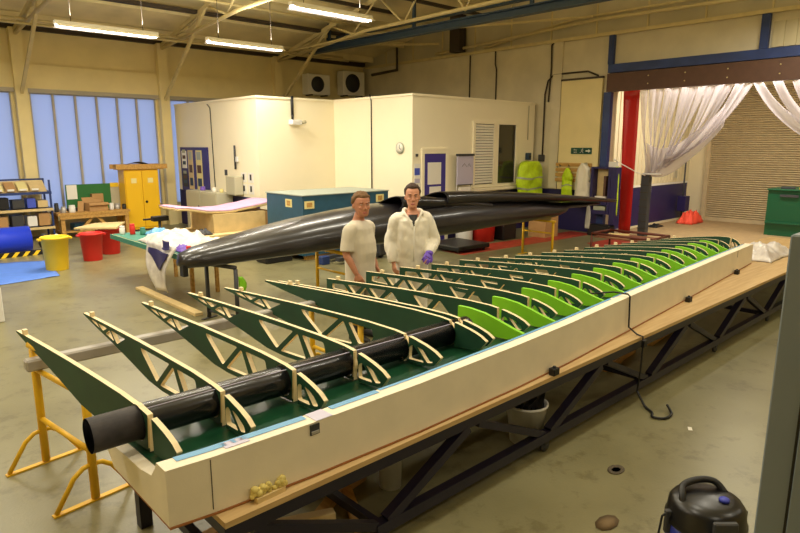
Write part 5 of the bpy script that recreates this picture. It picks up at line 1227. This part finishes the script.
# --- man in the T-shirt (turned to the right of the picture, looking at the camera)
pl = EYE+(FW+RT*((359-400)/FPX)-UPV*((192-266.5)/FPX))*6.95
armsA = [((-.185, -.0, 1.395), (-.245, .015, 1.12), (-.215, -.10, .88), (.15, -.45, -.9), (-.8, -.4, .2), 1),
         ((.185, 0, 1.395), (.235, .03, 1.12), (.19, -.10, .9), (-.2, -.6, -.75), (.7, -.4, .4), -1)]
tA, HA = person('man in beige T-shirt standing behind the ribs, body turned right', (pl.x, pl.y, 0), .30, pl.z/1.845, -.62, -.02, armsA, 'hair_sandy', 'skin_tan', .5, 1.7, 'stubble', 1.1, .03)
b = MB(); b.smooth = True
b.loft([ell((q[0], q[1]-(.02 if 1.0 < q[2] < 1.3 else 0), q[2]), q[3]+e, q[4]+e2) for q, e, e2 in ((( 0, 0, .72, .172, .122), .035, .035), ((0, 0, .80, .172, .122), .034, .034), ((0, 0, .9, .17, .122), .03, .035), ((0, 0, 1.0, .165, .125), .03, .04), ((0, 0, 1.12, .16, .125), .03, .045), ((0, 0, 1.24, .168, .125), .026, .03), ((0, 0, 1.34, .182, .125), .018, .018), ((0, 0, 1.41, .182, .112), .018, .018), ((0, .005, 1.455, .15, .095), .016, .016), ((0, .012, 1.49, .085, .078), .012, .012), ((0, .01, 1.505, .07, .068), .01, .01))])
for s, (sh, el, *_) in zip((-1, 1), armsA):
    sh, el = Vector(sh), Vector(el); limb(b, [(s*.13, 0, 1.41), sh+V(s*.005, 0, .0), sh*.5+el*.5+V(s*.004, .008, 0), sh*.1+el*.9], [.075, .078, .074, .077])
link('t_shirt', (lambda me: (me.materials.append(MAT['tee']), me)[1])(remesh(b, 't_shirt', .011, 3, .007, 2.)), tA, local=True)
b = MB(); b.smooth = True; b.loft([ell(q[:3], q[3]+.014, q[4]+.014) for q in ((0, 0, .78, .155, .115), (0, 0, .88, .17, .118), (0, 0, .97, .17, .122))])
for s in (-1, 1): limb(b, [(s*.09, 0, .9), (s*.1, -.005, .7), (s*.105, -.01, .5)], [.1, .1, .092])
link('shorts', (lambda me: (me.materials.append(MAT['shorts']), me)[1])(remesh(b, 'shorts', .012, 3, .004, 5.)), tA, local=True)
for s in (-1, 1): MB().tube([(s*.11, .01, .1), (s*.109, .011, .2), (s*.108, .012, .26)], [.043, .05, .054], 14).build('sock', 'dark_grey', tA, local=True)
shoes(tA, 'black')
# --- man in the white coverall
pr = EYE+(FW+RT*((412.5-400)/FPX)-UPV*((184-266.5)/FPX))*7.4
armsB = [((-.19, .0, 1.395), (-.275, .02, 1.11), (-.245, -.08, .86), (.15, -.5, -.85), (-.8, -.4, .1), 1),
         ((.19, .0, 1.395), (.275, .0, 1.13), (.19, -.20, 1.0), (-.35, -.75, -.5), (.5, -.45, .7), -1)]
tB, HB = person('man in white hooded coverall and purple glove standing behind the ribs', (pr.x, pr.y, 0), -.66, pr.z/1.845, -.05, .0, armsB, 'hair_brown', 'skin', .62, 8.1, None)
b = MB(); b.smooth = True
b.loft([ell(q[:3], q[3]+e, q[4]+e) for q, e in (((0, 0, .74, .16, .12), .03), ((0, 0, .84, .175, .125), .035), ((0, 0, .95, .172, .125), .04), ((0, 0, 1.06, .16, .122), .045), ((0, 0, 1.18, .163, .124), .046), ((0, 0, 1.3, .178, .126), .04), ((0, 0, 1.40, .19, .118), .034), ((0, .02, 1.44, .168, .092), .022), ((0, .045, 1.475, .11, .062), .015))])
for s, (sh, el, wr, *_) in zip((-1, 1), armsB):
    sh, el, wr = map(Vector, (sh, el, wr)); limb(b, [(s*.13, 0, 1.41), sh, sh*.5+el*.5+V(s*.006, .01, 0), el+V(s*.004, .006, 0), el*.45+wr*.55, wr*1.0+el*.0], [.088, .09, .084, .082, .08, .056])
    limb(b, [(s*.09, 0, .88), (s*.1, -.005, .66), (s*.106, -.01, .46), (s*.11, .01, .3), (s*.112, .0, .1)], [.115, .108, .095, .09, .085])
# hood lying round the neck, open at the throat
for s in (-1, 1):
    limb(b, [(s*.012, -.16, 1.31), (s*.05, -.135, 1.40), (s*.092, -.085, 1.47), (s*.108, -.01, 1.505), (s*.09, .08, 1.505), (s*.03, .125, 1.47), (0, .13, 1.46)], [.012, .016, .018, .022, .036, .05, .05])
link('coverall', (lambda me: (me.materials.append(MAT['coverall']), me)[1])(remesh(b, 'coverall', .011, 3, .017, 7., (9, 9, 4))), tB, local=True)
MB().tube([(0, -.174, .9), (0.002, -.176, 1.1), (0.004, -.172, 1.25), (.006, -.163, 1.34)], .006, 6).build('zip', 'paper', tB, local=True)
MB().sheet(lambda u, v: V((u-.5)*2*.062*(v)**.8, -.163+.075*v-.014*math.cos((u-.5)*PI), 1.345+.13*v), 8, 8, .01).build('undershirt', 'black', tB, local=True)
g = MB(); g.smooth = True
sh, el, wr, hd, up, ths = armsB[1]; hand(g, Vector(wr)-Vector(hd).normalized()*.004, hd, up, ths, 1.35); limb(g, [Vector(wr)*.8+Vector(el)*.2, wr, Vector(wr)+Vector(hd).normalized()*.03], [.06, .05, .042])
link('glove', (lambda me: (me.materials.append(MAT['glove']), me)[1])(remesh(g, 'glove', .006, 1)), tB, local=True)
shoes(tB, 'dark_grey')
